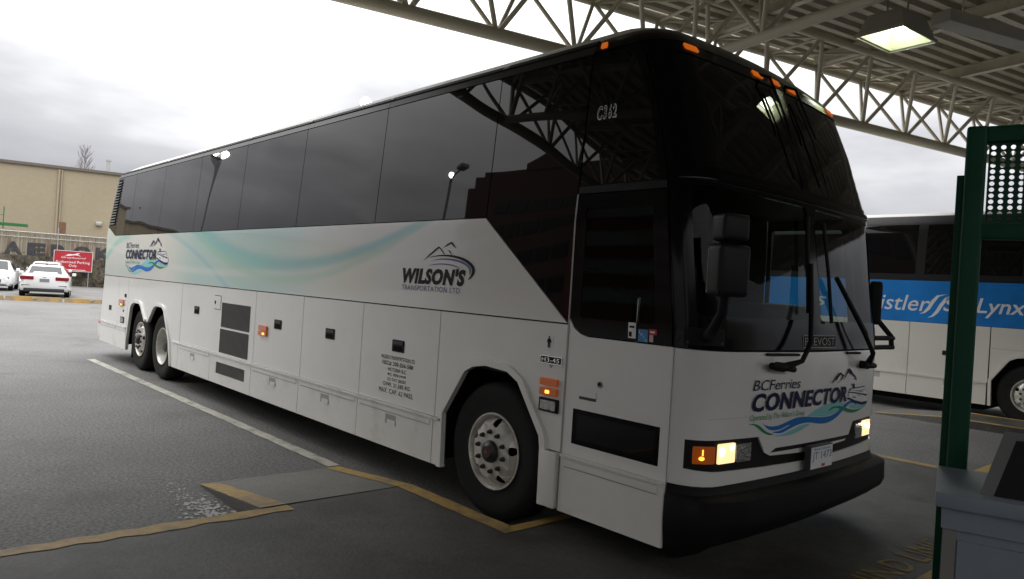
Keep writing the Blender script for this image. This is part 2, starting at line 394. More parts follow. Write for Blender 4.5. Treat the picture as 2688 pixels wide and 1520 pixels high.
for k in range(k0, k1):
    ub = .6+PI_*k; uh = ub+PI_/2
    for vv in (-VT, VT):
        pipe('web_member', UV(ub, 0, ZB), UV(uh, vv, ZT), .034 if vv < 0 else .038); pipe('web_member', UV(ub, 0, ZB), UV(uh-PI_, vv, ZT), .034 if vv < 0 else .038)
    pipe('top_strut', UV(uh, -VT, ZT), UV(uh, VT, ZT), .026)
    pipe('top_brace', UV(uh, -VT, ZT), UV(uh+PI_, VT, ZT), .024)
VMAX = 17.0
for uc in (4.98, 16.08, -6.1):
    if uc < 0: rng = range(0, 4)
    else: rng = range(0, 11)
    nm = len(rng); vend = PI_*nm+.5
    pipe('bottom_chord', UV(uc, 0, ZB), UV(uc, VMAX, ZB), .078)
    for du in (-VT, VT): pipe('top_chord', UV(uc+du, VT, ZT), UV(uc+du, VMAX, ZT), .056)
    for k in rng:
        vb = .9+PI_*k; vh = vb+PI_/2
        for du in (-VT, VT):
            pipe('web_member', UV(uc, vb, ZB), UV(uc+du, vh, ZT), .036)
            if k: pipe('web_member', UV(uc, vb, ZB), UV(uc+du, vh-PI_, ZT), .036)
# purlins, shared I-section
bm = bmesh.new()
hh, ww, tt, ln = .22, .13, .014, 18.0
prof = [(-ww/2, 0), (ww/2, 0), (ww/2, tt), (tt/2, tt), (tt/2, hh-tt), (ww/2, hh-tt), (ww/2, hh), (-ww/2, hh), (-ww/2, hh-tt), (-tt/2, hh-tt), (-tt/2, tt), (-ww/2, tt)]
a = [bm.verts.new((0, p[0], p[1])) for p in prof]; b = [bm.verts.new((ln, p[0], p[1])) for p in prof]
for i in range(12): bm.faces.new((a[i], a[(i+1) % 12], b[(i+1) % 12], b[i]))
bm.faces.new(a); bm.faces.new(b[::-1]); bmesh.ops.recalc_face_normals(bm, faces=bm.faces[:])
ib = bpy.data.meshes.new('purlin'); bm.to_mesh(ib); bm.free(); ib.materials.append(MT['canopy'])
for k in range(k0, k1, 2):
    o = link('purlin', ib, None, can); o.location = UV(.6+PI_*(k+.5), -.70, ZT+.062); o.rotation_euler = (0, 0, UA-math.pi/2)
ZD = ZT+.062+hh
# ribbed deck
vs, fs = [], []; v_ = -.85; row = 0; U0, U1 = .6+PI_*k0-1.5, .6+PI_*k1+1.5
pts = []
while v_ < VMAX+.8:
    for dv, dz in ((0, 0), (.12, 0), (.145, .08), (.275, .08)): pts.append((v_+dv, ZD+.006+dz))
    v_ += .30
for (vv, z) in pts: vs += [UV(U0, vv, z), UV(U1, vv, z)]
fs = [(2*i, 2*i+2, 2*i+3, 2*i+1) for i in range(len(pts)-1)]
mesh('deck', vs, fs, MT['deck'], can, 20)
mesh('fascia', [UV(U0, -.90, ZD-.10), UV(U1, -.90, ZD-.10), UV(U1, -.90, ZD+.14), UV(U0, -.90, ZD+.14), UV(U0, -.86, ZD-.10), UV(U1, -.86, ZD-.10), UV(U1, -.86, ZD+.14), UV(U0, -.86, ZD+.14)],
     [(0, 1, 2, 3), (4, 7, 6, 5), (0, 4, 5, 1), (2, 6, 7, 3), (0, 3, 7, 4), (1, 5, 6, 2)], MT['canopy'], can)
for uc in (4.98, -6.1, 16.08):
    p_ = UV(uc, 9.4); pipe('column', (p_.x, p_.y, PZ-.02), (p_.x, p_.y, ZB), .14)
# dark duct under the deck, beyond the lamp
MT['duct'] = P('grey_duct', (.42, .39, .33), .5, var=.08, vscale=3)
d0 = Vector((-1.12, 5.25, 5.52)); mtx = Matrix.Translation(d0) @ Matrix.Rotation(UA-R(6), 4, 'Z')
box('duct', (0, 7, -.14, .14, 0, .16), MT['duct'], can, .01, 1, mtx)
for t in (.4, 3.2, 6.4):
    q_ = d0+Vector((math.cos(UA-R(6))*t, math.sin(UA-R(6))*t, .15)); pipe('hanger_rod', q_, q_+Vector((0, 0, ZT-5.55)), .012)

# lamp under canopy
MT['lamp_house'] = P('lamp_housing', (.30, .28, .23), .45, var=.06, vscale=8)
MT['lamp_glow'] = P('lamp_reflector_lit', (.9, .95, .8), .3, emit=(.95, 1.0, .84), es=9)
MT['lamp_bulb'] = P('lamp_bulb', (.8, .8, .7), .3, emit=(.9, 1, .8), es=4)
MT['lamp_in'] = P('lamp_inner_reflector', (.75, .78, .60), .25, metal=.3)
def bay_lamp(loc, rz_, label, zt=ZT):
    t = empty('canopy_lamp', label, 'lamp', loc, rz_, 'lamps under the canopy')
    a, b, h = .36, .50, .26   # half sizes, height; open underside
    ta, tb = .26, .38
    vs = [(-a, -b, 0), (a, -b, 0), (a, b, 0), (-a, b, 0), (-ta, -tb, h), (ta, -tb, h), (ta, tb, h), (-ta, tb, h)]
    mesh('housing', vs, [(0, 1, 5, 4), (1, 2, 6, 5), (2, 3, 7, 6), (3, 0, 4, 7), (4, 5, 6, 7)], MT['lamp_house'], t, recalc=False)
    iv = [(x*.93, y*.95, z+.002 if z < .1 else z-.03) for x, y, z in vs]
    mesh('inner_reflector', iv, [(0, 4, 5, 1), (1, 5, 6, 2), (2, 6, 7, 3), (3, 7, 4, 0)], MT['lamp_in'], t, recalc=False)
    box('lit_panel', (-.22, .22, -.33, .33, h-.06, h-.04), MT['lamp_glow'], t)
    tube('bulb', [(.02, -.05, h-.14), (.02, .12, h-.16), (.02, .2, h-.16)], [.03, .06, .045], MT['lamp_bulb'], t, 10)
    for y in (-.3, .3): tube('hanger', [(0, y, h-.005), (0, y, zt-loc[2]+.03)], .015, MT['lamp_house'], t)
    rim = [(-a-.02, a+.02, -b-.02, -b, -.02, .02), (-a-.02, a+.02, b, b+.02, -.02, .02), (-a-.02, -a, -b, b, -.02, .02), (a, a+.02, -b, b, -.02, .02)]
    boxes('rim', rim, MT['lamp_house'], t); box('ballast_box', (-.16, .16, b+.02, b+.32, .05, .24), MT['lamp_house'], t, .01)
    t.scale = (.8, .8, 1); return t
bay_lamp((-1.38, 4.55, 5.18), UA-math.pi/2+.12, 'square lit lamp with open underside hanging under the canopy deck')
bay_lamp((.50, 3.12, 5.18), UA-math.pi/2, 'lit canopy lamp added out of view to be mirrored in the upper windscreen')  # second lamp, added out of view for its windscreen reflection

# ------------------------------------------------------------------ background yard, buildings
MT['beige_wall'] = P('beige_block_wall', (.37, .31, .215), .85, var=.05, vscale=3, var2=.06, v2scale=.15)
_m = MT['beige_wall']; n = _m.node_tree.nodes; l = _m.node_tree.links
bk = n.new('ShaderNodeTexBrick'); tcw = n.new('ShaderNodeTexCoord'); mpw = n.new('ShaderNodeMapping'); mpw.inputs['Rotation'].default_value = (R(90), 0, 0)
l.new(tcw.outputs['Object'], mpw.inputs[0]); l.new(mpw.outputs[0], bk.inputs['Vector']); bk.inputs['Scale'].default_value = 1; bk.inputs['Brick Width'].default_value = .4; bk.inputs['Row Height'].default_value = .2; bk.inputs['Mortar Size'].default_value = .012
bpw = n.new('ShaderNodeBump'); bpw.inputs['Strength'].default_value = .5; bpw.inputs['Distance'].default_value = .01; bpw.invert = True
l.new(bk.outputs['Fac'], bpw.inputs['Height']); l.new(bpw.outputs[0], n['Principled BSDF'].inputs['Normal'])
MT['fascia'] = P('dark_fascia', (.14, .12, .10), .6, var=.1, vscale=2)
MT['galv'] = P('galvanised_metal', (.5, .5, .48), .4, metal=.7)
MT['rust'] = P('rusty_metal', (.16, .08, .045), .8, var=.3, vscale=4)
def UW(u, v, z=0.): return Vector((ux*u+uy*v, uy*u-ux*v, z))
def uvobj(name, label, cat, u, v, z=0, group=None):
    p_ = UW(u, v, z); return empty(name, label, cat, p_, UA, group)   # local x = +u, local y = -v (away), z up
def building(label, u0, u1, v, depth, h, mat, extra=True, name='warehouse'):
    t = uvobj(name, label, 'building', (u0+u1)/2, v); w = (u1-u0)/2
    box('wall', (-w, w, 0, depth, 0, h-.25), mat, t)
    box('roof', (-w-.15, w+.15, -.18, depth+.15, h-.25, h), MT['fascia'], t)
    return t
bw = building('long beige block-wall warehouse behind the rusty fence', -37.4, 32, -76, 28, 10.55, MT['beige_wall'])
# local x = u - (-2)
tube('downpipe', [(-9.2+2.7, -.12, 2), (-9.2+2.7, -.12, 10.2)], .09, MT['beige_wall'], bw)
tube('downpipe', [(-8.97+2.7, -.12, 2), (-8.97+2.7, -.12, 10.2)], .06, MT['beige_wall'], bw)
tube('chimney', [(-5.35+2.7, 1.6, 10.4), (-5.35+2.7, 1.6, 11.75)], .17, MT['galv'], bw, 12)
tube('chimney_cap', [(-5.35+2.7, 1.6, 11.72), (-5.35+2.7, 1.6, 11.84)], .24, MT['galv'], bw, 12)
box('wall_light', (-6.05+2.7, -5.55+2.7, -.3, 0, 5.35, 5.72), MT['galv'], bw, .05)
box('loading_hood', (-7.0+2.7, -4.2+2.7, -.5, 0, 3.9, 4.15), MT['fascia'], bw)
building('lower grey-brown shed reflected in the rear coach windows', -75, -37.6, -76.6, 20, 9.2, MT['beige_wall'], name='shed')

# corrugated fence panels standing on a stained wall
MT['fence'] = P('rust_streaked_sheet', (.30, .265, .20), .7, var=.12, vscale=2, dirt=((.13, .07, .04), 1.1, .5, .72))
_m = MT['fence']
for nd in _m.node_tree.nodes:
    if nd.type == 'TEX_NOISE':
        mpz = _m.node_tree.nodes.new('ShaderNodeMapping'); mpz.inputs['Scale'].default_value = (1.6, 1.6, .22)
        lk = nd.inputs['Vector'].links[0].from_socket; _m.node_tree.links.new(lk, mpz.inputs[0]); _m.node_tree.links.new(mpz.outputs[0], nd.inputs['Vector'])
MT['stained'] = P('mossy_stained_wall', (.15, .13, .095), .9, var=.5, vscale=1.8, bump=.5, bscale=6, dirt=((.035, .03, .022), 1.3, .42, .6))
FV = -59.5
fe = uvobj('fence', 'rust-streaked corrugated sheet fence on a stained wall, with faded block letters', 'fence', -2, FV)
box('base_wall', (-30, 40, 0, .5, 0, 2.05), MT['stained'], fe)
pr = []; x = 0.
while x < 2.38: pr += [(x, 0), (x+.10, 0), (x+.15, -.07), (x+.25, -.07)]; x += .30
vs = [(a, b, z) for a, b in pr for z in (1.95, 3.80)]
vs2 = [(a, b+.03, z) for a, b, z in vs]
nn = len(pr); fs = [(2*i, 2*i+2, 2*i+3, 2*i+1) for i in range(nn-1)]
k_ = len(vs); fs2 = [tuple(j+k_ for j in f) for f in fs]
pm = mesh('fence_panel', vs+vs2, fs+fs2+[(2*i+1, 2*i+3, 2*i+3+k_, 2*i+1+k_) for i in range(nn-1)], MT['fence'], fe, 20)
pm.location = (-30, .1, 0)
for i in range(1, 29):
    o = link('fence_panel', pm.data, None, fe); o.location = (-30+2.4*i, .1+.03*(i % 2), .03*((i*7) % 3)-.03)
for z in (3.35, 3.72): tube('rail', [(-30, -.02, z), (40, -.02, z)], .025, MT['galv'], fe, 6)
for i in range(12):
    px_ = -8.0+2+(i-4)*4.4; tube('post', [(px_, -.05, 0), (px_, -.05, 4.2)], .035, MT['galv'], fe, 6)
MT['fence_letter'] = P('faded_black_paint', (.045, .045, .05), .8, var=.2, vscale=2, dirt=((.16, .12, .08), 2.2, .55, .72))
ffn = lambda a, c, off: Vector((a, .02-off, c))
for i, chx in enumerate('AEROK'):
    a0 = -11.25+2+1.42*i; lettering(chx, (a0, a0+1.12, 2.06, 2.98), ffn, MT['fence_letter'], fe, .02, bold=.045)

# ivy / weeds along foot of fence
MT['weed'] = P('dead_weeds', (.09, .075, .04), .9, var=.4, vscale=3)
bm = bmesh.new(); rnd = random.Random(3)
for i in range(2600):
    u_ = rnd.uniform(-22, 8); zz = abs(rnd.gauss(0, .75)) if rnd.random() < .8 else rnd.uniform(1.4, 2.3)
    p_ = UW(u_, FV+.14+rnd.random()*.15, min(zz, 2.35)); s_ = rnd.uniform(.04, .11)
    d1 = Vector((rnd.gauss(0, 1), rnd.gauss(0, 1), rnd.gauss(0, 1))).normalized()*s_; d2 = d1.orthogonal().normalized()*s_*.6
    bm.faces.new([bm.verts.new(p_+q) for q in (-d1, d2, d1, -d2)])
o = finish('weeds', bm, MT['weed']); o['kind'] = 'stuff'; o['label'] = 'dead creeper and weeds on the stained base of the fence'; o['category'] = 'weeds'

# red parking sign
sg = uvobj('parking_sign', 'red parking sign with white lettering on the fence behind the cars', 'sign', -6.92, -58.6)
MT['sign_red'] = P('sign_red', (.42, .018, .03), .45, var=.05, vscale=2)
box('board', (-1.2, 1.2, 0, .05, 1.12, 2.56), MT['sign_red'], sg)
boxes('border', [(-1.22, 1.22, -.012, .02, 2.55, 2.58), (-1.22, 1.22, -.012, .02, 1.10, 1.13), (-1.22, -1.19, -.012, .02, 1.13, 2.55), (1.19, 1.22, -.012, .02, 1.13, 2.55)], MT['white_vinyl'], sg)
sfn = lambda a, c, off: Vector((a, -off, c))
lettering('Authorized Parking', (-1.1, 1.05, 1.62, 1.86), sfn, MT['white_vinyl'], sg, .006, bold=.006, space=1.05)
lettering('Only', (-.25, .25, 1.37, 1.60), sfn, MT['white_vinyl'], sg, .006, bold=.006, space=1.05)
lettering('Greyhound', (-.75, .80, 1.98, 2.16), sfn, MT['white_vinyl'], sg, .006, shear=.35)
box('bottom_line', (-1.0, .8, -.004, .01, 1.19, 1.23), MT['white_vinyl'], sg)
dog = [(-.45, 2.28), (-.25, 2.34), (-.05, 2.33), (.12, 2.38), (.25, 2.44), (.40, 2.43), (.33, 2.38), (.24, 2.34), (.42, 2.25), (.46, 2.21), (.34, 2.25), (.15, 2.28), (.0, 2.27), (-.12, 2.24), (-.3, 2.20), (-.55, 2.21), (-.38, 2.25)]
bm = mapped(fill2d(dog), sfn, .006, 0); finish('dog_emblem', bm, MT['white_vinyl'], sg, recalc=False)
for x in (-1.0, 1.0): tube('post', [(x, .08, 0), (x, .08, 2.5)], .03, MT['galv'], sg, 6)

# green platform behind fence
MT['green_steel'] = P('green_painted_steel', (.02, .16, .05), .5)
gp = uvobj('green_platform', 'green steel platform with handrail showing above the fence', 'platform', -13.4, -66)
box('deck', (-2.5, 2.9, -.5, .6, 4.32, 4.52), MT['green_steel'], gp)
for x in (-2.3, 0, 1.0, 1.35): tube('post', [(x, -.4, 0 if x in (-2.3, 1.35) else 4.5), (x, -.4, 5.75)], .04, MT['green_steel'], gp, 6)
tube('handrail', [(-2.3, -.4, 5.7), (.3, -.4, 5.7), (-.9, -.4, 4.6)], .03, MT['green_steel'], gp, 6); tube('handrail', [(.0, -.4, 5.1), (1.35, -.4, 5.1)], .025, MT['green_steel'], gp, 6)
rb = uvobj('rusty_tank', 'small rusty upright tank behind the fence beside the downpipe', 'tank', -8.25, -68)
box('shell', (-.25, .25, -.2, .2, 0, 5.05), MT['rust'], rb, .05); tube('frame', [(.38, -.1, 0), (.38, -.1, 4.95)], .03, MT['galv'], rb, 6)

# wheel stops
MT['stop'] = P('yellow_wheel_stop', (.36, .22, .06), .8, var=.2, vscale=4, dirt=((.20, .17, .13), 3, .45, .65))
for i, uc in enumerate((-9.28, -7.18, -5.06, -2.94)):
    t = uvobj('wheel_stop', ['first worn yellow concrete wheel stop, at the left edge', 'worn yellow concrete wheel stop right behind the white sedan', 'worn yellow concrete wheel stop beside the rear of the coach', 'worn yellow concrete wheel stop hidden behind the coach tail'][i], 'wheel stop', uc, -33.6, 0, 'wheel stops across the yard')
    o = mesh('bar', [(-1.03, -.13, 0), (1.03, -.13, 0), (1.03, .13, 0), (-1.03, .13, 0), (-1.0, -.08, .19), (1.0, -.08, .19), (1.0, .08, .19), (-1.0, .08, .19)],
             [(0, 1, 5, 4), (1, 2, 6, 5), (2, 3, 7, 6), (3, 0, 4, 7), (4, 5, 6, 7), (3, 2, 1, 0)], MT['stop'], t)
    box('white_patch', (-.05, .1, -.132, -.10, .10, .16), MT['white_line'], t)

# brick office building seen in the window reflections
MT['brick'] = P('dark_red_brick', (.075, .038, .03), .85, var=.15, vscale=1)
MT['office_glass'] = P('office_glass', (.20, .21, .215), .3)
ob = empty('office_building', 'brick office block with stepped end and pediment, mirrored in the coach windows', 'building', (-30, -36, 0))
for (x0, x1, h) in ((-18, -17.2, 15.2), (-17.2, -16.2, 16.2), (-16.2, -11.5, 16.6), (-11.5, 18, 16.6)): box('wall', (x0, x1, -16, 0, 0, h), MT['brick'], ob)
mesh('pediment', [(-11.4, .05, 16.5), (-6.9, .05, 16.5), (-6.9, .05, 17.0), (-9.1, .05, 17.8), (-11.4, .05, 17.0), (-11.4, -.6, 16.5), (-6.9, -.6, 16.5), (-6.9, -.6, 17.0), (-9.1, -.6, 17.8), (-11.4, -.6, 17.0)],
     [(0, 1, 2, 3, 4), (9, 8, 7, 6, 5), (0, 5, 6, 1), (1, 6, 7, 2), (2, 7, 8, 3), (3, 8, 9, 4), (4, 9, 5, 0)], MT['brick'], ob)
MT['office_dark'] = P('dark_office_glass', (.02, .02, .022), .2)
for fl_ in range(4):
    z = 2.7+fl_*3.3
    for kx in range(15):
        x = -14.6+kx*2.15; o = box('window', (x, x+1.75, -.1, .06, z, z+1.5), MT['office_dark'], ob)
MT['red_brick'] = P('red_brick', (.115, .032, .022), .85, var=.15, vscale=1)
box('red_wing', (-3.2, 9, 0, .9, 0, 9.2), MT['red_brick'], ob)
for fl_ in range(4):
    for kx in range(10): box('wing_window', (-2.4+kx*1.1, -1.36+kx*1.1, .85, .95, 1.9+fl_*1.9, 2.9+fl_*1.9), MT['office_glass'], ob)
# unseen terminal behind the camera, placed and toned to shape light on the coach
MT['terminal'] = P('unseen_terminal_wall', (.13, .12, .105), .8, var=.1, vscale=1)
tb = uvobj('unseen_terminal', 'unseen dark terminal front added behind the platform to shape the light', 'building', 8, VMAX+4.6-6.28)
box('wall', (-32, 26, -12, 0, 0, 5.4), MT['terminal'], tb)
for kx in range(9): box('window', (-24+kx*5, -21.2+kx*5, -.04, .05, .9, 2.9), MT['pane'], tb)

# street lamps
MT['pole'] = P('lamp_pole', (.25, .25, .25), .5, metal=.5)
MT['street_lit'] = P('street_lamp_lens', (1, 1, 1), .3, emit=(1, .97, .95), es=40)
def street_lamp(loc, h, az, label, rl):
    t = empty('street_lamp', label, 'street lamp', loc, az, 'lamp posts round the yard')
    tube('pole', [(0, 0, 0), (0, 0, h*.5), (.0, 0, h-.2)], [.11, .08, .06], MT['pole'], t)
    tube('arm', [(0, 0, h-.3), (.5, 0, h-.05), (1.3, 0, h)], .04, MT['pole'], t)
    box('head', (1.2, 2.0, -.18, .18, h-.02, h+.14), MT['pole'], t, .04)
    bmx = bmesh.new(); bmesh.ops.create_uvsphere(bmx, u_segments=16, v_segments=10, radius=rl); bmesh.ops.translate(bmx, verts=bmx.verts[:], vec=(0, 0, h))
    finish('globe', bmx, MT['street_lit'], t)
street_lamp((-31.5, -9.0, 0), 8.3, R(20), 'tall lamp post with lit globe mirrored in the third coach window', .22)
street_lamp((-23.1, -16.0, 0), 8.6, R(20), 'lamp post with lit globe mirrored beside the brick office block', .13)
street_lamp((-30.6, 14.0, 0), 10.8, R(150), 'lamp post with lit globe just above the coach roof line', .28)

# bare tree beyond the warehouse
MT['bark'] = P('bare_branches', (.12, .095, .085), .9)
def bare_tree(loc, h, label):
    t = empty('bare_tree', label, 'tree', loc); rnd = random.Random(11); bm = bmesh.new()
    tube_bm(bm, [(0, 0, 0), (.05, 0, h*.4), (0, .05, h*.75), (0, 0, h)], [.16, .11, .05, .012], 6)
    finish('trunk', bm, MT['bark'], t); bm = bmesh.new()
    def br(p, d, ln, r, lev):
        q = p+d*ln*.5+Vector((rnd.gauss(0, .06), rnd.gauss(0, .06), .04))*ln; e_ = q+(d+Vector((0, 0, .25))).normalized()*ln*.5
        tube_bm(bm, [p, q, e_], [r, r*.7, r*.35], 3)
        if lev:
            for k in range(5):
                f = .25+.7*k/5; s_ = p.lerp(e_, f); a_ = rnd.uniform(-.9, .9)
                nd = (d+Vector((rnd.gauss(0, .6), rnd.gauss(0, .6), rnd.uniform(.1, .7)))).normalized(); br(s_, nd, ln*rnd.uniform(.35, .55), r*.5, lev-1)
    for k in range(60):
        z = h*(.38+.6*k/60); a_ = k*2.4; ln = h*.24*(1.12-z/h)+.35
        br(Vector((0, 0, z)), Vector((math.cos(a_), math.sin(a_), 1.15)).normalized(), ln, .024, 2)
    finish('branches', bm, MT['bark'], t)
p_ = UW(-8.4, -106); bare_tree(p_, 16.6, 'leafless tree rising above the warehouse roof')

# =================================================================== COACH SURFACE
WZ = [(0, 1.295), (2.25, 1.295), (3.41, 1.215), (3.47, 1.19), (3.52, 1.14), (3.59, 1.03), (3.68, .88), (3.75, .68), (3.81, .40), (3.84, .15)]
FZ = [(0, 0), (1.45, 0), (1.6, -.01), (2.47, -.12), (2.58, -.15), (3.0, -.28), (3.33, -.41), (3.45, -.49), (3.55, -.60), (3.64, -.78), (3.72, -1.1), (3.78, -1.5), (3.84, -2.1)]
RZ = [(0, 0), (.66, 0), (1.5, .12), (2.4, .12), (3.5, .48), (3.8, .9)]
def li(T, z):
    if z <= T[0][0]: return T[0][1]
    for (a, b), (c, d) in zip(T, T[1:]):
        if z <= c: return b+(d-b)*(z-a)/(c-a)
    return T[-1][1]
XR, RC, S1, BU = -1.13, .24, -.29, .05
LC = RC*math.pi/2; S2 = S1+LC; LF = 2*(1.295-RC); S3 = S2+LF; S4 = S3+LC; S5 = S4+(S1-XR); SM = (S1+S4)/2
def surf0(s, z):
    if s > SM:
        q = surf0(2*SM-s, z); return Vector((q.x, -q.y, q.z))
    w = li(WZ, z); f = li(FZ, z); rc = min(RC, w*.8); xc = f-BU-rc
    if s <= XR:
        t = max(0, min(1, (-12.5-s)/1.2)); return Vector((s+li(RZ, z)*t, -w, z))
    if s <= S1: t = (s-XR)/(S1-XR); return Vector((XR+t*(xc-XR), -w, z))
    if s <= S2: a = (s-S1)/RC; return Vector((xc+rc*math.sin(a), -w+rc*(1-math.cos(a)), z))
    t = (s-S2)/LF; return Vector((f-BU*(2*t-1)**2, (w-rc)*(2*t-1), z))
def SF(s, z, off=0.):
    p_ = surf0(s, z)
    if not off: return p_
    e_ = .004; a = surf0(s+e_, z)-surf0(s-e_, z); b = surf0(s, z+e_)-surf0(s, z-e_); nrm = a.cross(b).normalized()
    return p_+nrm*off
SCUT = [S1+LC*k/6 for k in range(7)]+[S2+LF*k/14 for k in range(1, 14)]+[S3+LC*k/6 for k in range(7)]+[XR, S5, -12.5, 2*SM+12.5, -.6, -.85, 2*SM+.6, 2*SM+.85]
ZCUT = [1.45, 1.6, 2.25, 2.4, 2.6, 2.8, 3.0, 3.2, 3.33, 3.41, 3.47, 3.52, 3.55, 3.58, 3.61, 3.64]
def patch(name, poly, mat, parent, off=0., th=.012, holes=()):
    return finish(name, mapped(fill2d(poly, holes, SCUT, ZCUT), SF, off, th), mat, parent, 28, bool(th))
def mir(poly): return [(2*SM-a, c) for a, c in poly]
def sweep(name, prof, s0, s1, n, mat, parent, ramp_=None):
    """profile (off, z) swept along s"""
    vs, fs = [], []; m = len(prof)
    for i in range(n+1):
        s = s0+(s1-s0)*i/n; k = ramp_(s) if ramp_ else 1.
        for o_, z in prof: vs.append(SF(s, max(z, .01), o_*k))
    for i in range(n):
        for j in range(m-1): fs.append((i*m+j, (i+1)*m+j, (i+1)*m+j+1, i*m+j+1))
    fs.append(tuple(range(m))); fs.append(tuple(range(n*m+m-1, n*m-1, -1)))
    return mesh(name, vs, fs, mat, parent, 40)

def wheel(parent, x, y, side, kind):
    """side -1: outer face towards -y. Built about Y then placed."""
    RT, WT = .525, .29
    bm = bmesh.new()
    prof = [(.284, -.0), (.30, -.008), (.36, .004), (.44, .010), (.487, .0), (.512, -.022), (.522, -.05), (.525, -.10), (.525, -.19), (.522, -.24), (.50, -.275), (.42, -.285), (.30, -.28), (.284, -.28)]
    if kind == 'disc':
        rim = [(.0, .045), (.06, .045), (.088, .035), (.09, .012), (.095, .01), (.205, .0), (.225, -.012), (.262, -.075), (.268, -.035), (.284, -.005), (.291, -.002), (.291, .006), (.284, .012), (.272, .006), (.266, -.03)]
    lathe_bm(bm, prof, 48)
    def pl_(o):
        o.location = (0, 0, 0); return o
    # rim with hand holes
    bmr = bmesh.new()
    if kind == 'disc':
        lip = [(.248, -.055), (.262, -.045), (.270, -.010), (.280, .004), (.290, .004), (.292, -.008), (.284, -.03)]
        lathe_bm(bmr, lip, 48)
        def dish(a, c, off):
            r = math.hypot(a, c); y_ = li([(0, .02), (.205, .02), (.225, .008), (.26, -.05)], r); return Vector((a, y_+off, c))
        hol = [circ(.219*math.cos(R(72*k+26)), .219*math.sin(R(72*k+26)), .0325, 16) for k in range(5)]
        bmd = fill2d(circ(0, 0, .255, 48), [circ(0, 0, .085, 24)]+hol, [-.2, -.1, 0, .1, .2], [-.2, -.1, 0, .1, .2]); mapped(bmd, dish, 0, .012)
        me = bpy.data.meshes.new('x'); bmd.to_mesh(me); bmd.free(); bmr.from_mesh(me); bpy.data.meshes.remove(me)
    else:
        lip = [(.292, -.008), (.290, .004), (.280, .004), (.270, -.010), (.262, -.04), (.250, -.09), (.235, -.13), (.228, -.17), (.20, -.19), (.0, -.19)]
        lathe_bm(bmr, lip, 48)
    w = finish('wheel', bmr, MT['alu'], parent, 40)
    w.location = (x, y, RT-.005)
    w.rotation_euler = (0, 0, math.pi if side < 0 else 0)
    finish('tyre', bm, MT['rubber'], w, 40)
    bmb = bmesh.new(); lathe_bm(bmb, [(0, -.16), (.25, -.16), (.25, -.2)], 24); finish('brake_drum', bmb, MT['void'], w) if kind == 'disc' else bmb.free()
    hb = bmesh.new()
    if kind == 'disc': lathe_bm(hb, [(.085, .0), (.085, .03), (.078, .05), (.052, .06), (.045, .07), (0, .07)], 24); yb = .02; rb_ = .148
    else: lathe_bm(hb, [(.11, -.20), (.11, -.10), (.085, -.04), (.06, -.03), (0, -.03)], 24); yb = -.19; rb_ = .1675
    h_ = finish('hub', hb, MT['steel_dark'], w, 40)
    if kind == 'disc':
        bmc = bmesh.new(); lathe_bm(bmc, [(.013, .069), (.013, .072), (0, .072)], 12); finish('hub_badge', bmc, MT['red_vinyl'], h_)
    bm1 = bmesh.new(); lathe_bm(bm1, [(.019, 0), (.019, .008), (.0145, .01), (.0145, .026), (.009, .034), (0, .036)], 10); first = None
    for k in range(10):
        a_ = 2*math.pi*k/10+.2
        if first is None: o = first = finish('lug_nut', bm1, MT['steel_dark'], w)
        else: o = link('lug_nut', first.data, None, w)
        o.location = (rb_*math.cos(a_), yb, rb_*math.sin(a_))
    return w

# =================================================================== COACH 1
B = empty('coach', 'white coach with teal wave livery, black windows and lit headlamps in the near bay', 'bus')
Wh, WL, BG, BM, PN = MT['white'], MT['white_low'], MT['black_gloss'], MT['black_matte'], MT['pane']
# inner shell behind the seams
ARF = [(-2.44, .28), (-2.455, .72), (-2.20, 1.09), (-2.10, 1.14), (-1.95, 1.165), (-1.70, 1.15), (-1.58, 1.09), (-1.33, .75), (-1.315, .67), (-1.305, .28)]
ARR = [(-11.70, .28), (-11.70, .45), (-11.55, 1.03), (-11.48, 1.09), (-11.36, 1.125), (-11.04, 1.125), (-10.97, 1.09), (-10.74, .88), (-10.68, .85), (-10.54, .85), (-10.48, .88), (-10.27, 1.08), (-10.20, 1.12), (-10.1, 1.14), (-9.83, 1.135), (-9.74, 1.09), (-9.42, .65), (-9.30, .28)]
def low_outline(x0, x1, arches, zb, zt):
    p_ = [(x0, zb)]
    for a in arches: p_ += [(q[0], max(q[1], zb)) if q[1] > .3 else (q[0], zb) for q in a]
    return p_+[(x1, zb), (x1, zt), (x0, zt)]
sh = low_outline(-13.55, -1.125, [ARR, ARF], .30, 3.50)
patch('body_shell', sh, MT['gap'], B, -.022, .01)
patch('body_shell', mir(sh), MT['gap'], B, -.022, .01)
G = .005
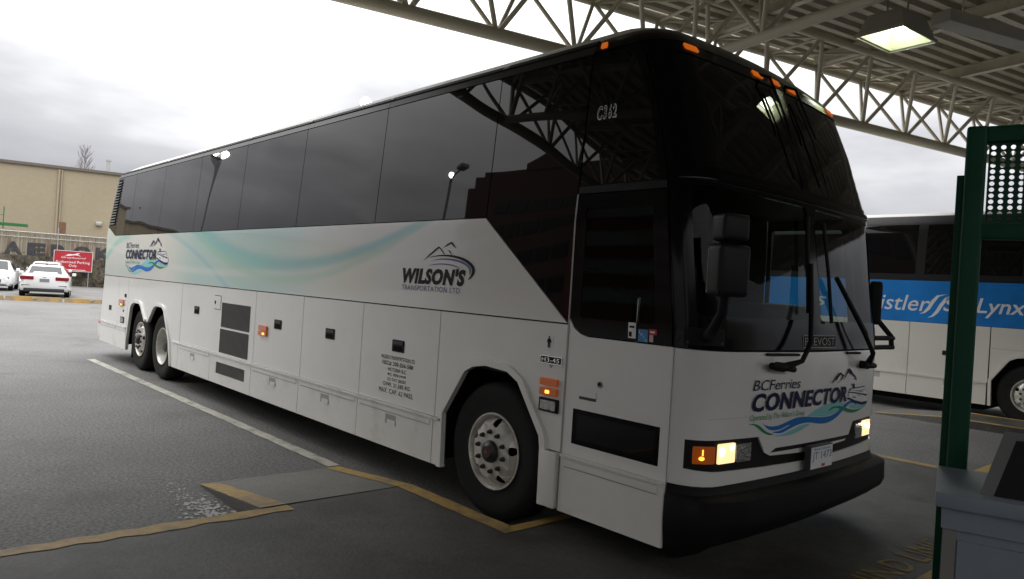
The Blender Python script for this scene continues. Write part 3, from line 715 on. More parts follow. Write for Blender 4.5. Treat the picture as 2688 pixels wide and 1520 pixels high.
# side glazing
edges = [-12.98, -12.0, -10.35, -8.70, -7.05, -5.38, -3.72, -2.08, -1.125]
for m_ in (False, True):
    fm = mir if m_ else (lambda q: q)
    for a, b in zip(edges, edges[1:]):
        if b == -1.125:
            poly = [(-2.08+G, 2.302), (-1.135, 1.556), (-1.135, 3.402), (-2.08+G, 3.402)]
        elif a == edges[0]: poly = [(-12.98, 2.305), (b-G, 2.305), (b-G, 3.402), (-13.03, 3.402)]
        else: poly = rect(a+G, b-G, 2.305, 3.402)
        if m_ and b == -1.125: poly = rect(-2.08+G, -1.135, 2.305, 3.402)
        patch('window_pane', fm(poly), PN, B, .0, .014)
    # black rear quarter with louvres
    rq = patch('rear_quarter', fm([(-12.99, 2.305), (-13.04, 3.402), (-13.62, 3.402), (-13.62, 2.47)]), BG, B, 0, .014)
    bm = bmesh.new()
    for k in range(16):
        z = 2.52+k*.052; qs = [(-13.14-.0, z), (-13.52, z), (-13.52, z+.026), (-13.14, z+.026)]
        qs = fm(qs); a_ = [bm.verts.new(SF(s, zz, .022 if j < 2 else .004)) for j, (s, zz) in enumerate(qs)]; bm.faces.new(a_)
        c_ = [bm.verts.new(SF(s, zz, .002)) for s, zz in qs]; bm.faces.new((a_[0], a_[1], c_[1], c_[0]))
    finish('louvre', bm, MT['grey_plastic'], rq, recalc=False)
    patch('louvre_recess', fm(rect(-13.54, -13.12, 2.50, 3.37)), MT['void'], rq, .0015, 0)
    # cornice and gutter along the roof edge
    ce = [-13.6]+edges[1:]
    for a, b in zip(ce, ce[1:]): patch('cornice', fm(rect(a+G/2, b-G/2, 3.41, 3.468)), MT['cornice'], B, .002, .012)
    patch('gutter', fm(rect(-13.55, -1.13, 3.474, 3.512)), MT['black_matte'], B, .012, .02)
    for x in edges[1:-1]: patch('gutter_clip', fm(rect(x-.03, x+.03, 3.476, 3.50)), MT['mid_grey'], B, .018, .004)
# upper white panel
up_poly = [(-13.60, 1.552), (-1.145, 1.552), (-2.085, 2.297), (-12.98, 2.297), (-13.45, 2.44), (-13.62, 2.46)]
upp = patch('upper_panel', up_poly, MT['livery'], B, 0, .014)
patch('upper_panel', mir([(-13.60, 1.552), (-1.145, 1.552), (-1.145, 2.297), (-12.98, 2.297), (-13.45, 2.44), (-13.62, 2.46)]), Wh, B, 0, .014)
# lower doors
def plain(a, b, z0=.672, z1=1.541): return rect(a+G, b-G, z0, z1)
GRL = [rect(-7.385, -6.45, 1.03, 1.35, .02), rect(-7.40, -6.455, .695, 1.005, .02)]
low = {}
for a, b in ((-13.60, -12.40), (-12.40, -11.785), (-6.30, -5.05), (-5.05, -3.81), (-3.81, -2.58)):
    low[a] = patch('luggage_door' if a > -8 else 'side_panel', plain(a, b), Wh, B); patch('side_panel', mir(plain(a, b)), Wh, B)
low[-8.96] = patch('side_panel', plain(-8.96, -6.30), Wh, B, 0, .012, GRL); patch('side_panel', mir(plain(-8.96, -6.30)), Wh, B)
rear_arch = [(-11.78, .285)]+[(q[0], max(q[1], .285)) for q in ARR]+[(-9.27, .285), (-9.27, .66), (-8.97, .665), (-8.965, 1.541), (-11.78, 1.541)]
low['ra'] = patch('arch_panel', rear_arch, Wh, B); patch('arch_panel', mir(rear_arch), Wh, B)
front_arch = [(-2.475, .672)]+[q for q in ARF[1:-1]]+[(-1.305, .672), (-1.135, .672), (-1.135, 1.541), (-2.575, 1.541), (-2.575, .672)]
low['fa'] = patch('arch_panel', front_arch, Wh, B); patch('arch_panel', mir(front_arch), Wh, B)
# arch lips
def lip(pts, cx, cz, wd):
    outer = []
    for i, (a, c) in enumerate(pts):
        a0, c0 = pts[max(i-1, 0)]; a1, c1 = pts[min(i+1, len(pts)-1)]; dx, dz = a1-a0, c1-c0; ln_ = math.hypot(dx, dz)
        outer.append((a-dz/ln_*wd, c+dx/ln_*wd))
    return pts+outer[::-1]
for pts in (ARF,):
    for m_ in (False, True):
        q = lip(pts, -1.88, .5, .052); patch('arch_lip', mir(q) if m_ else q, Wh, B, .022, .05)
for pts in (ARR[:9], ARR[9:]):
    for m_ in (False, True):
        q = lip(pts, 0, 0, .045); patch('arch_lip', mir(q) if m_ else q, Wh, B, .022, .05)
# skirts
def skirt(a, b, handle=None, holes=(), slot=True):
    o = patch('skirt_panel', rect(a+G, b-G, .282, .648), WL, B, .008, .03, holes)
    patch('skirt_lip', rect(a+G, b-G, .650, .668), WL, o, .022, .036)
    if slot:
        patch('skirt_slot', [(a+.05, .598), (b-.05, .598), (b-.05, .632), (a+.05, .632)], WL, o, .0125, .004)
        patch('slot_line', rect(a+.05, b-.05, .588, .593), MT['mid_grey'], o, .0095, 0)
    patch('skirt_panel', mir(rect(a+G, b-G, .282, .66)), WL, B, .008, .03)
    if handle is not None:
        hr = patch('handle_recess', rect(handle-.085, handle+.085, .49, .575, .008), MT['mid_grey'], o, .0095, 0)
        patch('handle_tab', rect(handle-.045, handle+.083, .488, .530, .006), WL, o, .016, .008)
skirt(-13.55, -12.40, None, slot=True); skirt(-12.40, -11.80)
skirt(-9.26, -8.985, None, (), False)
skirt(-8.985, -7.68, -8.36); skirt(-7.68, -6.32, None, [rect(-7.45, -6.50, .415, .565, .015)], False)
skirt(-6.32, -5.05, -5.70); skirt(-5.05, -3.81, -4.45); skirt(-3.81, -2.585, -3.22); skirt(-2.585, -2.465, None, (), False)
box('front_mudguard', (-1.30, -1.14, -1.33, -1.20, .285, .662), WL, B, .012)
# grilles with vertical slats
for a, b, z0, z1, pa in ((-7.385, -6.45, 1.03, 1.35, low[-8.96]), (-7.40, -6.455, .695, 1.005, low[-8.96]), (-7.45, -6.50, .415, .565, B)):
    patch('grille_recess', rect(a-.01, b+.01, z0-.01, z1+.01), MT['void'], B, -.0205, 0)
    nsl = 27; bm = bmesh.new()
    for k in range(nsl):
        x = a+.012+(b-a-.024)*k/(nsl-1)
        vv = [bm.verts.new(q) for q in boxv(x-.006, x+.006, -1.298, -1.278, z0, z1)]
        for f in BOXF: bm.faces.new([vv[i] for i in f])
    finish('grille', bm, MT['slat'], pa)
patch('access_door', rect(-7.66, -7.42, 1.245, 1.435, .01), MT['gap'], low[-8.96], .0012, 0); patch('access_door', rect(-7.652, -7.428, 1.253, 1.427, .01), Wh, low[-8.96], .004, .004)
patch('access_latch', rect(-7.63, -7.60, 1.32, 1.36, .008), MT['black_matte'], low[-8.96], .010, .005)
# door latches
for x, pa in ((-8.31, -8.96), (-5.66, -6.30), (-4.43, -5.05), (-3.18, -3.81)):
    h_ = patch('latch', rect(x-.095, x+.095, 1.138, 1.245, .012), BM, low[pa], .005, .006)
    patch('latch_bar', rect(x-.08, x+.08, 1.205, 1.235, .006), MT['grey_plastic'], h_, .012, .008); patch('latch_recess', rect(x-.07, x+.07, 1.15, 1.19, .006), MT['void'], h_, .0065, 0)
patch('latch', rect(-13.03, -12.86, .905, .995, .01), BM, low[-13.60], .005, .006); patch('latch', rect(-12.0, -11.89, 1.19, 1.25, .01), BM, low[-12.40], .005, .006)
patch('latch', rect(-12.06, -12.0, .925, .965, .01), BM, low[-12.40], .005, .006)
def side_lamp(a, b, z0, z1, mat, parent, lit=None):
    o = patch('side_lamp', rect(a, b, z0, z1, .008), mat, parent, .022, .022)
    if lit: patch('bulb', rect(a+.1*(b-a)+lit*(b-a)*.5, a+.35*(b-a)+lit*(b-a)*.5, z0+.25*(z1-z0), z0+.7*(z1-z0), .006), MT['amber_lit'], o, .0245, .002)
    return o
side_lamp(-6.15, -5.93, 1.03, 1.085, MT['amber'], low[-6.30], .9); side_lamp(-6.15, -5.93, 1.092, 1.15, MT['amber'], low[-6.30])
side_lamp(-12.28, -12.0, 1.03, 1.08, MT['amber'], low[-12.40], .6); side_lamp(-12.28, -12.0, 1.085, 1.14, MT['amber'], low[-12.40])
side_lamp(-1.35, -1.185, 1.108, 1.158, MT['amber'], low['fa']); side_lamp(-1.35, -1.185, 1.04, 1.092, MT['amber'], low['fa'], .5)
patch('lamp_bezel', rect(-12.19, -11.95, .725, .835, .01), BM, low[-12.40], .006, .006); patch('docking_lamp', rect(-12.16, -11.98, .74, .82, .01), MT['lamp_off'], low[-12.40], .012, .006)
patch('lamp_bezel', rect(-1.357, -1.17, .925, 1.02, .006), BM, low['fa'], .012, .012); patch('docking_lamp', rect(-1.337, -1.19, .94, 1.005, .006), MT['lamp_off'], low['fa'], .02, .008)
# restroom pictogram and model badge
pg = patch('pictogram_plate', rect(-1.335, -1.265, 1.36, 1.455), MT['white_vinyl'], low['fa'], .0025, .002)
man = [(-1.312, 1.368), (-1.302, 1.368), (-1.300, 1.405), (-1.298, 1.368), (-1.288, 1.368), (-1.288, 1.41), (-1.279, 1.402), (-1.277, 1.408), (-1.287, 1.433), (-1.313, 1.433), (-1.323, 1.408), (-1.321, 1.402), (-1.312, 1.41)]
patch('pictogram', man, MT['black_vinyl'], pg, .0045, 0); patch('pictogram', circ(-1.300, 1.4425, .0075, 10), MT['black_vinyl'], pg, .0045, 0)
bd = patch('badge', rect(-1.375, -1.165, 1.258, 1.312, .006), MT['chrome'], low['fa'], .008, .008); patch('badge_face', rect(-1.37, -1.17, 1.263, 1.307, .005), BM, bd, .0095, .001)
lettering('H3-45', (-1.355, -1.185, 1.270, 1.300), SF, MT['chrome'], bd, .0115, space=1.1)
patch('emblem', [(-1.285, 1.252), (-1.255, 1.252), (-1.262, 1.232), (-1.278, 1.232)], MT['mid_grey'], low['fa'], .004, .003)
# wheels, wells and underbody
wheel(B, -1.88, -1.245, -1, 'disc'); wheel(B, -9.91, -1.245, -1, 'dual'); wheel(B, -11.13, -1.235, -1, 'disc')
wheel(B, -1.88, 1.245, 1, 'disc'); wheel(B, -9.91, 1.245, 1, 'dual'); wheel(B, -11.13, 1.235, 1, 'disc')
V = MT['void']
boxes('underbody', [(-9.2, -2.5, -1.22, 1.22, .33, 1.5), (-13.4, -11.85, -1.22, 1.22, .36, 1.5), (-1.2, -.30, -1.20, 1.20, .30, 1.12), (-2.5, -1.2, -.85, .85, .35, 1.12), (-11.85, -9.2, -.80, .80, .40, 1.5),
                    (-2.5, -1.2, -1.22, 1.22, 1.24, 1.30), (-11.85, -9.2, -1.22, 1.22, 1.22, 1.28)], V, B)
boxes('mud_flap', [(-11.74, -11.70, -1.2, -.85, .14, .5), (-11.74, -11.70, .85, 1.2, .14, .5)], MT['rubber'], B)
# rear face
rv = []; zs = [.30, .66, 1.5, 2.4, 2.9, 3.3, 3.5]
for z in zs:
    w_ = li(WZ, z); x = -13.62+li(RZ, z)
    rv += [(x+.03, -w_+.0, z), (x-.06, -w_+.10, z), (x-.09, 0, z), (x-.06, w_-.10, z), (x+.03, w_, z)]
rf = [(i*5+j, i*5+j+1, i*5+j+6, i*5+j+5) for i in range(len(zs)-1) for j in range(4)]
rp = mesh('rear_panel', rv, rf, Wh, B, 30)
box('rear_bumper', (-13.80, -13.55, -1.29, 1.29, .34, .64), WL, B, .03); box('rear_reflector', (-13.70, -13.58, -1.305, -1.28, .60, .65), MT['red_lens'], B)
for y in (-1.12, 1.12): box('rear_marker', (-13.30, -13.14, y-.05, y+.05, 3.395, 3.47), MT['red_lens'], B, .01)
# roof
zr = [3.512, 3.55, 3.58, 3.62, 3.66, 3.70, 3.73, 3.76, 3.79, 3.82, 3.84]; vs = []; ss = [-13.55, -12.5, -6, XR]+[XR+(S1-XR)*k/4 for k in range(1, 5)]+SCUT[1:7]+[S2+LF*k/14 for k in range(1, 8)]
ss = sorted(set([round(s, 5) for s in ss if s <= SM+1e-6])); full = ss+[2*SM-s for s in ss[::-1] if s < SM-1e-4]
for z in zr:
    for s in full: vs.append(surf0(s, z))
m_ = len(full); fs = [(i*m_+j, i*m_+j+1, (i+1)*m_+j+1, (i+1)*m_+j) for i in range(len(zr)-1) for j in range(m_-1)]
fs += [((i+1)*m_-1, i*m_, (i+1)*m_, (i+2)*m_-1) for i in range(len(zr)-1)]
fs.append(tuple(range((len(zr)-1)*m_, len(zr)*m_)))
mesh('roof', vs, fs, P('roof_paint', (.62, .60, .52), .4, var=.08, vscale=3, dirt=((.4, .37, .3), 2, .5, .8)), B, 40)
# ---- entrance door
dlow = [(-1.12, .672), (-.278, .672), (-.278, 1.474), (-.95, 1.474), (-1.02, 1.49), (-1.075, 1.525), (-1.12, 1.585)]
win = rect(-1.04, -.325, .752, .988, .006)
dr = patch('entrance_door', dlow, Wh, B, 0, .014, [win])
patch('door_window', rect(-1.045, -.32, .748, .992), PN, dr, -.004, .004)
patch('door_window_border', rect(-1.04, -.325, .752, .988), MT['black_gloss'], dr, -.003, 0, [rect(-1.005, -.36, .785, .955)])
ds = patch('door_skirt', rect(-1.115, -.268, .282, .650), WL, B, .010, .03); patch('skirt_lip', rect(-1.115, -.268, .652, .670), WL, ds, .024, .036)
patch('skirt_slot', rect(-1.08, -.31, .595, .632), WL, ds, .015, .004); patch('slot_line', rect(-1.08, -.31, .586, .592), MT['mid_grey'], ds, .0115, 0)
patch('door_lock', circ(-.815, 1.175, .022, 14), MT['mid_grey'], dr, .006, .006); patch('keyhole', circ(-.815, 1.178, .013, 12), BM, dr, .010, .004)
patch('door_handle', rect(-.99, -.84, 1.058, 1.085), MT['grey_plastic'], dr, .0012, 0); patch('door_handle', rect(-.988, -.842, 1.078, 1.115, .004), Wh, dr, .004, .004)
patch('door_seal', rect(-1.132, -1.118, .284, 2.43), MT['mid_grey'], B, .004, .014); patch('door_seal', rect(-.276, -.262, .284, 1.474), Wh, B, .006, .016)
dgl = [(-1.118, 1.595), (-1.072, 1.533), (-1.018, 1.498), (-.948, 1.482), (-.276, 1.482), (-.276, 2.428), (-1.118, 2.428)]
op = rect(-1.03, -.395, 1.60, 2.33, .03)
df = patch('door_frame', dgl, BG, B, .002, .016, [op]); mesh('door_glass', [SF(a_, c_, -.006) for a_, c_ in rect(-1.035, -.39, 1.595, 2.335)], [(0, 1, 2, 3)], MT['windscreen'], df, recalc=False)
qg = [(-1.118, 2.49), (-.345, 2.49), (-.335, 2.53), (-.325, 2.95), (-.345, 3.2), (-.42, 3.33), (-.55, 3.39), (-.70, 3.405), (-1.118, 3.405)]
patch('quarter_window', qg, PN, B, .0, .014)
patch('quarter_bar', rect(-1.118, -.276, 2.434, 2.484), BM, B, .006, .02)
fr_edge = [(-.342, 2.49), (-.27, 2.49), (-.27, 3.412), (-1.118, 3.412), (-.70, 3.41), (-.55, 3.395), (-.415, 3.335), (-.34, 3.2), (-.32, 2.95), (-.33, 2.53)]
patch('pillar_cover', fr_edge, BG, B, .001, .014)
lettering('C362', (-.985, -.735, 2.93, 3.03), SF, MT['white_vinyl'], B, .003, shear=.2, bold=.045, space=1.3, name='fleet_number')
lettering('C362', (-.975, -.745, 2.939, 3.021), SF, MT['navy'], B, .0055, shear=.2, bold=.0, space=1.3, name='fleet_number')
# door stickers
st = patch('sticker', rect(-.605, -.545, 1.50, 1.598), MT['white_vinyl'], B, .006, .002); patch('sticker_print', rect(-.595, -.555, 1.565, 1.578), MT['black_vinyl'], st, .0075, 0); patch('sticker_print', rect(-.598, -.575, 1.51, 1.54), MT['black_vinyl'], st, .0075, 0)
MT['sky_vinyl'] = P('sky_blue_vinyl', (.05, .25, .50), .4)
st = patch('sticker', rect(-.525, -.452, 1.485, 1.562), MT['sky_vinyl'], B, .006, .002)
for ch_, a_, z_ in (('I', -.515, 1.535), ('F', -.503, 1.52), ('T', -.487, 1.505), ('A', -.470, 1.49)): lettering(ch_, (a_, a_+.014 if ch_ != 'I' else a_+.004, z_, z_+.018), SF, MT['white_vinyl'], st, .0085)
st = patch('sticker', rect(-.445, -.385, 1.535, 1.568), MT['red_vinyl'], B, .006, .002); patch('sticker', rect(-.44, -.41, 1.49, 1.533), P('pale_pink_sticker', (.6, .4, .38), .5), B, .006, .002)
patch('sticker_print', rect(-.432, -.398, 1.545, 1.556), MT['white_vinyl'], st, .0075, 0)
# ---- front
E2 = 2*SM
bezR = [(-.165, .772), (.02, .757), (.10, .752), (1.02, .730), (1.02, .790), (.60, .806), (.535, .83), (.455, .936), (.05, .944), (-.165, .944)]
bezL = mir([(-.10, .772), (.02, .757), (.10, .752), (1.02, .730), (1.02, .790), (.60, .806), (.535, .83), (.455, .936), (.05, .944), (-.10, .944)])
# one black band: right bezel + centre strip + left bezel
band = [(-.165, .772), (.02, .757), (.10, .752), (1.02, .730), (E2-1.02, .730), (E2-.10, .752), (E2-.02, .757), (E2+.165, .772), (E2+.165, .944), (E2-.05, .944), (E2-.455, .936), (E2-.535, .83), (E2-.60, .806), (E2-1.02, .790), (1.02, .790), (.60, .806), (.535, .83), (.455, .936), (.05, .944), (-.165, .944)]
front_white = [(-.258, .676), (.15, .668), (1.142, .648), (E2-.15, .668), (E2+.258, .676), (E2+.258, 1.470), (E2-.2, 1.466), (1.142, 1.462), (.2, 1.466), (-.258, 1.472)]
fp = patch('front_panel', front_white, Wh, B, 0, .014, [band])
patch('front_line', rect(-.04, .34, 1.068, 1.0695), MT['mid_grey'], fp, .0012, 0)
patch('lamp_recess', band, BM, fp, -.012, .01)
patch('grille_slot', [(.60, .826), (1.9, .818), (1.9, .842), (.66, .850)], BM, fp, .004, .006)
def headlamp(s0, mirror):
    f = mir if mirror else (lambda q: q)
    a = patch('turn_lamp', f(rect(-.115, .03, .805, .908, .008)), MT['amber'], fp, .0, .012)
    patch('bulb', f(circ(-.06, .838, .018, 10, .012)), MT['amber_lit'], a, .002, .002); patch('bulb', f(rect(-.058, -.05, .855, .89)), MT['amber_lit'], a, .002, .002)
    h_ = patch('headlamp', f(rect(.06, .222, .800, .918, .008)), MT['lamp_lit'], fp, .0, .012)
    patch('filament', f(circ(.092, .872, .026, 14, .024)), MT['lamp_core'], h_, .002, .002); patch('filament', f(circ(.19, .892, .018, 12, .016)), MT['lamp_core'], h_, .002, .002)
    patch('high_beam_lamp', f(rect(.236, .385, .797, .908, .008)), MT['lamp_off'], fp, .0, .012)
headlamp(0, False); headlamp(0, True)
# bumper
sweep('bumper', [(-.02, .672), (.006, .668), (.012, .640), (.022, .622), (.085, .612), (.115, .598), (.120, .47), (.10, .42), (.01, .34), (-.12, .25), (-.25, .22), (-.25, .60)], -.255, E2+.255, 60, BM, B,
      lambda s: min(1, .2+max(0, s+.255)/.45*.8))
# licence plate
plf = lambda a, c, off: Vector((li([(0, 0)], 0)+.075+off, a, c))
lp = box('licence_plate', (.03, .072, -.165, .165, .682, .842), MT['grey_plastic'], B, .006); box('plate_face', (.07, .0745, -.155, .155, .69, .834), MT['white_vinyl'], lp)
lettering('JT 1473', (-.14, .14, .735, .80), plf, MT['blue_text'], lp, .001); lettering('British Columbia', (-.12, .12, .812, .828), plf, MT['blue_text'], lp, .001)
box('plate_sticker', (.0745, .0755, .0, .05, .697, .715), MT['red_vinyl'], lp)
# windscreen surround with openings
lowR = rect(-.125, 1.085, 1.675, 2.452, .04); lowL = mir(lowR)[::-1]; upR = rect(-.10, 1.095, 2.575, 3.33, .05); upL = mir(upR)[::-1]
sur = rect(-.262, E2+.262, 1.478, 3.412)
ws = patch('windscreen_surround', sur, BG, B, 0, .018, [lowR, lowL, upR, upL])
for q in (rect(-.13, 1.09, 1.67, 2.457), mir(rect(-.13, 1.09, 1.67, 2.457))): patch('windscreen', q, MT['windscreen'], ws, -.012, 0)
for q in (rect(-.105, 1.10, 2.57, 3.335), mir(rect(-.105, 1.10, 2.57, 3.335))): patch('upper_windscreen', q, PN, ws, -.006, .004)
sweep('windscreen_visor', [(-.01, 2.485), (.012, 2.49), (.016, 2.508), (.012, 2.53), (-.01, 2.538)], -.20, E2+.20, 44, BG, B)
patch('front_cap', [(-1.118, 3.42), (E2+1.118, 3.42), (E2+1.118, 3.535), (E2-.1, 3.545), (E2-.45, 3.60), (.45, 3.60), (.1, 3.545), (-1.118, 3.535)], BG, B, .001, .014)
for s, z in ((.075, 3.382), (.875, 3.385), (1.142, 3.388), (1.41, 3.385), (2.21, 3.382), (-.93, 3.455), (E2+.93, 3.455)):
    patch('marker_lamp', rect(s-.065, s+.065, z-.022, z+.02, .012), MT['amber_dim'], B, .010, .009)
patch('badge', rect(.93, 1.42, 1.492, 1.578, .006), MT['mid_grey'], B, .004, .004); nb = patch('badge_face', rect(.936, 1.414, 1.498, 1.572, .005), BM, B, .0055, .001)
lettering('PREVOST', (.95, 1.40, 1.508, 1.562), SF, MT['mid_grey'], nb, .0075)
patch('inspection_plate', rect(-.20, .05, 1.50, 1.60, .004), BM, B, .006, .006)
for s in (-.18, .03): patch('screw', circ(s, 1.515, .009, 8), MT['grey_plastic'], B, .008, .002)
# wipers
def wiper(pts, blade, label=None):
    arm = tube('wiper_arm', [SF(s, z, o_) for s, z, o_ in pts], [.028]+[.016]*(len(pts)-1), BM, B)
    tube('wiper_blade', [SF(s, z, o_) for s, z, o_ in blade], .013, BM, arm, 6); return arm
w1 = wiper([(.60, 1.375, .05), (.72, 1.42, .11), (.84, 1.52, .10), (.95, 1.75, .06), (1.0, 2.05, .05)], [(.96, 1.72, .03), (1.0, 2.05, .03), (1.03, 2.38, .03)])
tube('wiper_pivot', [SF(.47, 1.385, .05), SF(.56, 1.38, .06), SF(.66, 1.37, .06), SF(.73, 1.36, .05)], [.022, .028, .022, .022], BM, B, 10); tube('pivot_post', [SF(.60, 1.375, -.01), SF(.60, 1.375, .06)], .03, BM, B)
w2 = wiper([(1.92, 1.36, .05), (1.88, 1.45, .10), (1.72, 1.60, .09), (1.38, 1.98, .05)], [(1.30, 1.66, .03), (1.30, 2.0, .03), (1.27, 2.36, .03)])
tube('wiper_link', [SF(2.0, 1.40, .06), SF(1.80, 1.60, .08), SF(1.42, 1.97, .05)], .008, BM, w2, 6)
tube('wiper_pivot', [SF(1.84, 1.365, .05), SF(1.95, 1.36, .06), SF(2.08, 1.35, .05)], [.022, .026, .02], BM, B, 10); tube('pivot_post', [SF(1.92, 1.36, -.01), SF(1.92, 1.36, .06)], .03, BM, B)
for a, b in ((.47, .86), (1.60, 1.86)): tube('washer_bar', [SF(a, 1.452, .012), SF(b, 1.448, .012)], .009, BM, B, 6)
for s in (.93, 1.34):
    w_ = tube('wiper_arm', [SF(s-.02, 3.40, .0), SF(s, 3.34, .05), SF(s+.06, 2.98, .05)], [.014, .010, .008], BM, B); tube('wiper_blade', [SF(s+.0, 3.28, .02), SF(s+.06, 2.98, .024), SF(s+.12, 2.66, .02)], .007, BM, w_, 6)
# mirrors
mm = Matrix.Translation((.13, -1.40, 0)) @ Matrix.Rotation(R(-22), 4, 'Z')
mh = box('wing_mirror', (-.07, .07, -.10, .10, 1.79, 2.075), MT['mirror_shell'], B, .035, 3, mm); box('wing_mirror_upper', (-.065, .065, -.085, .085, 2.09, 2.24), MT['mirror_shell'], mh, .03, 3, mm)
tube('mirror_arm', [SF(-.06, 1.55, -.01), (.02, -1.34, 1.60), (.11, -1.40, 1.70), (.12, -1.40, 1.84)], [.035, .032, .028, .025], BM, mh)
box('mirror_glass', (-.078, -.068, -.08, .08, 1.81, 2.05), MT['chrome'], mh, 0, 1, mm)
m2 = Matrix.Translation((-.20, 1.40, 0)) @ Matrix.Rotation(R(28), 4, 'Z')
mh2 = box('wing_mirror', (-.05, .05, -.09, .09, 1.66, 2.02), BM, B, .03, 3, m2); box('mirror_glass', (-.056, -.048, -.07, .07, 1.69, 1.99), MT['chrome'], mh2, 0, 1, m2)
for z in (1.48, 1.555): tube('mirror_arm', [SF(E2+.05, z, -.01), (-.10, 1.40, z), (-.09, 1.55, z)], .02, BM, mh2)
tube('mirror_arm', [(-.09, 1.53, 1.47), (-.10, 1.53, 1.57), (-.19, 1.42, 1.72)], .022, BM, mh2)
# interior of the cab
IN = MT['interior']
boxes('cab_interior', [(-2.6, -.40, -1.20, 1.20, 1.12, 1.17), (-2.64, -2.58, -1.22, 1.22, 1.12, 3.35), (-2.6, -.30, -1.20, 1.20, 2.52, 2.56), (-2.6, -1.16, -1.22, -1.18, 1.17, 2.5), (-2.6, -2.0, 1.18, 1.22, 1.17, 2.5)], IN, B)
dd = box('dashboard', (-.78, -.18, -.75, 1.1, 1.2, 1.60), MT['dash'], B, .12, 4); box('instrument_hood', (-.82, -.45, .1, .95, 1.55, 1.78), MT['dash'], dd, .09, 3)
sw = bmesh.new(); bmesh.ops.create_cone  # steering wheel
tube('steering_wheel', [Vector((-.92+.09*math.cos(t), .52+.22*math.sin(t), 1.72+.14*math.cos(t))) for t in [k*math.pi/10 for k in range(21)]], .014, BM, dd, 6); sw.free()
se = box('driver_seat', (-1.62, -1.12, .27, .77, 1.40, 1.54), MT['seat'], B, .05, 3); box('seat_back', (-1.70, -1.55, .28, .76, 1.50, 2.12), MT['seat'], se, .05, 3); box('headrest', (-1.69, -1.58, .40, .64, 2.12, 2.32), MT['seat'], se, .04, 3)
box('seat_base', (-1.5, -1.25, .40, .64, 1.16, 1.42), IN, se)
tube('grab_rail', [(-.95, -.78, 1.2), (-.95, -.78, 1.75), (-1.5, -.80, 1.95), (-1.5, -.80, 1.2)], .016, MT['chrome'], B, 8)
for y in (-.75,): box('guide_seat', (-2.3, -1.85, y-.25, y+.22, 1.25, 1.45), MT['seat'], B, .05, 3)
# driver's side window (left) and left frame
patch('side_frame', mir(rect(-1.125, -.27, 1.552, 3.405)), BG, B, 0, .014, [mir(rect(-1.08, -.34, 1.65, 2.44, .03))[::-1]])
patch('side_window', mir(rect(-1.085, -.335, 1.645, 2.445)), MT['windscreen'], B, -.006, 0)
patch('side_panel', mir(rect(-1.135, -.262, .285, 1.546)), Wh, B)
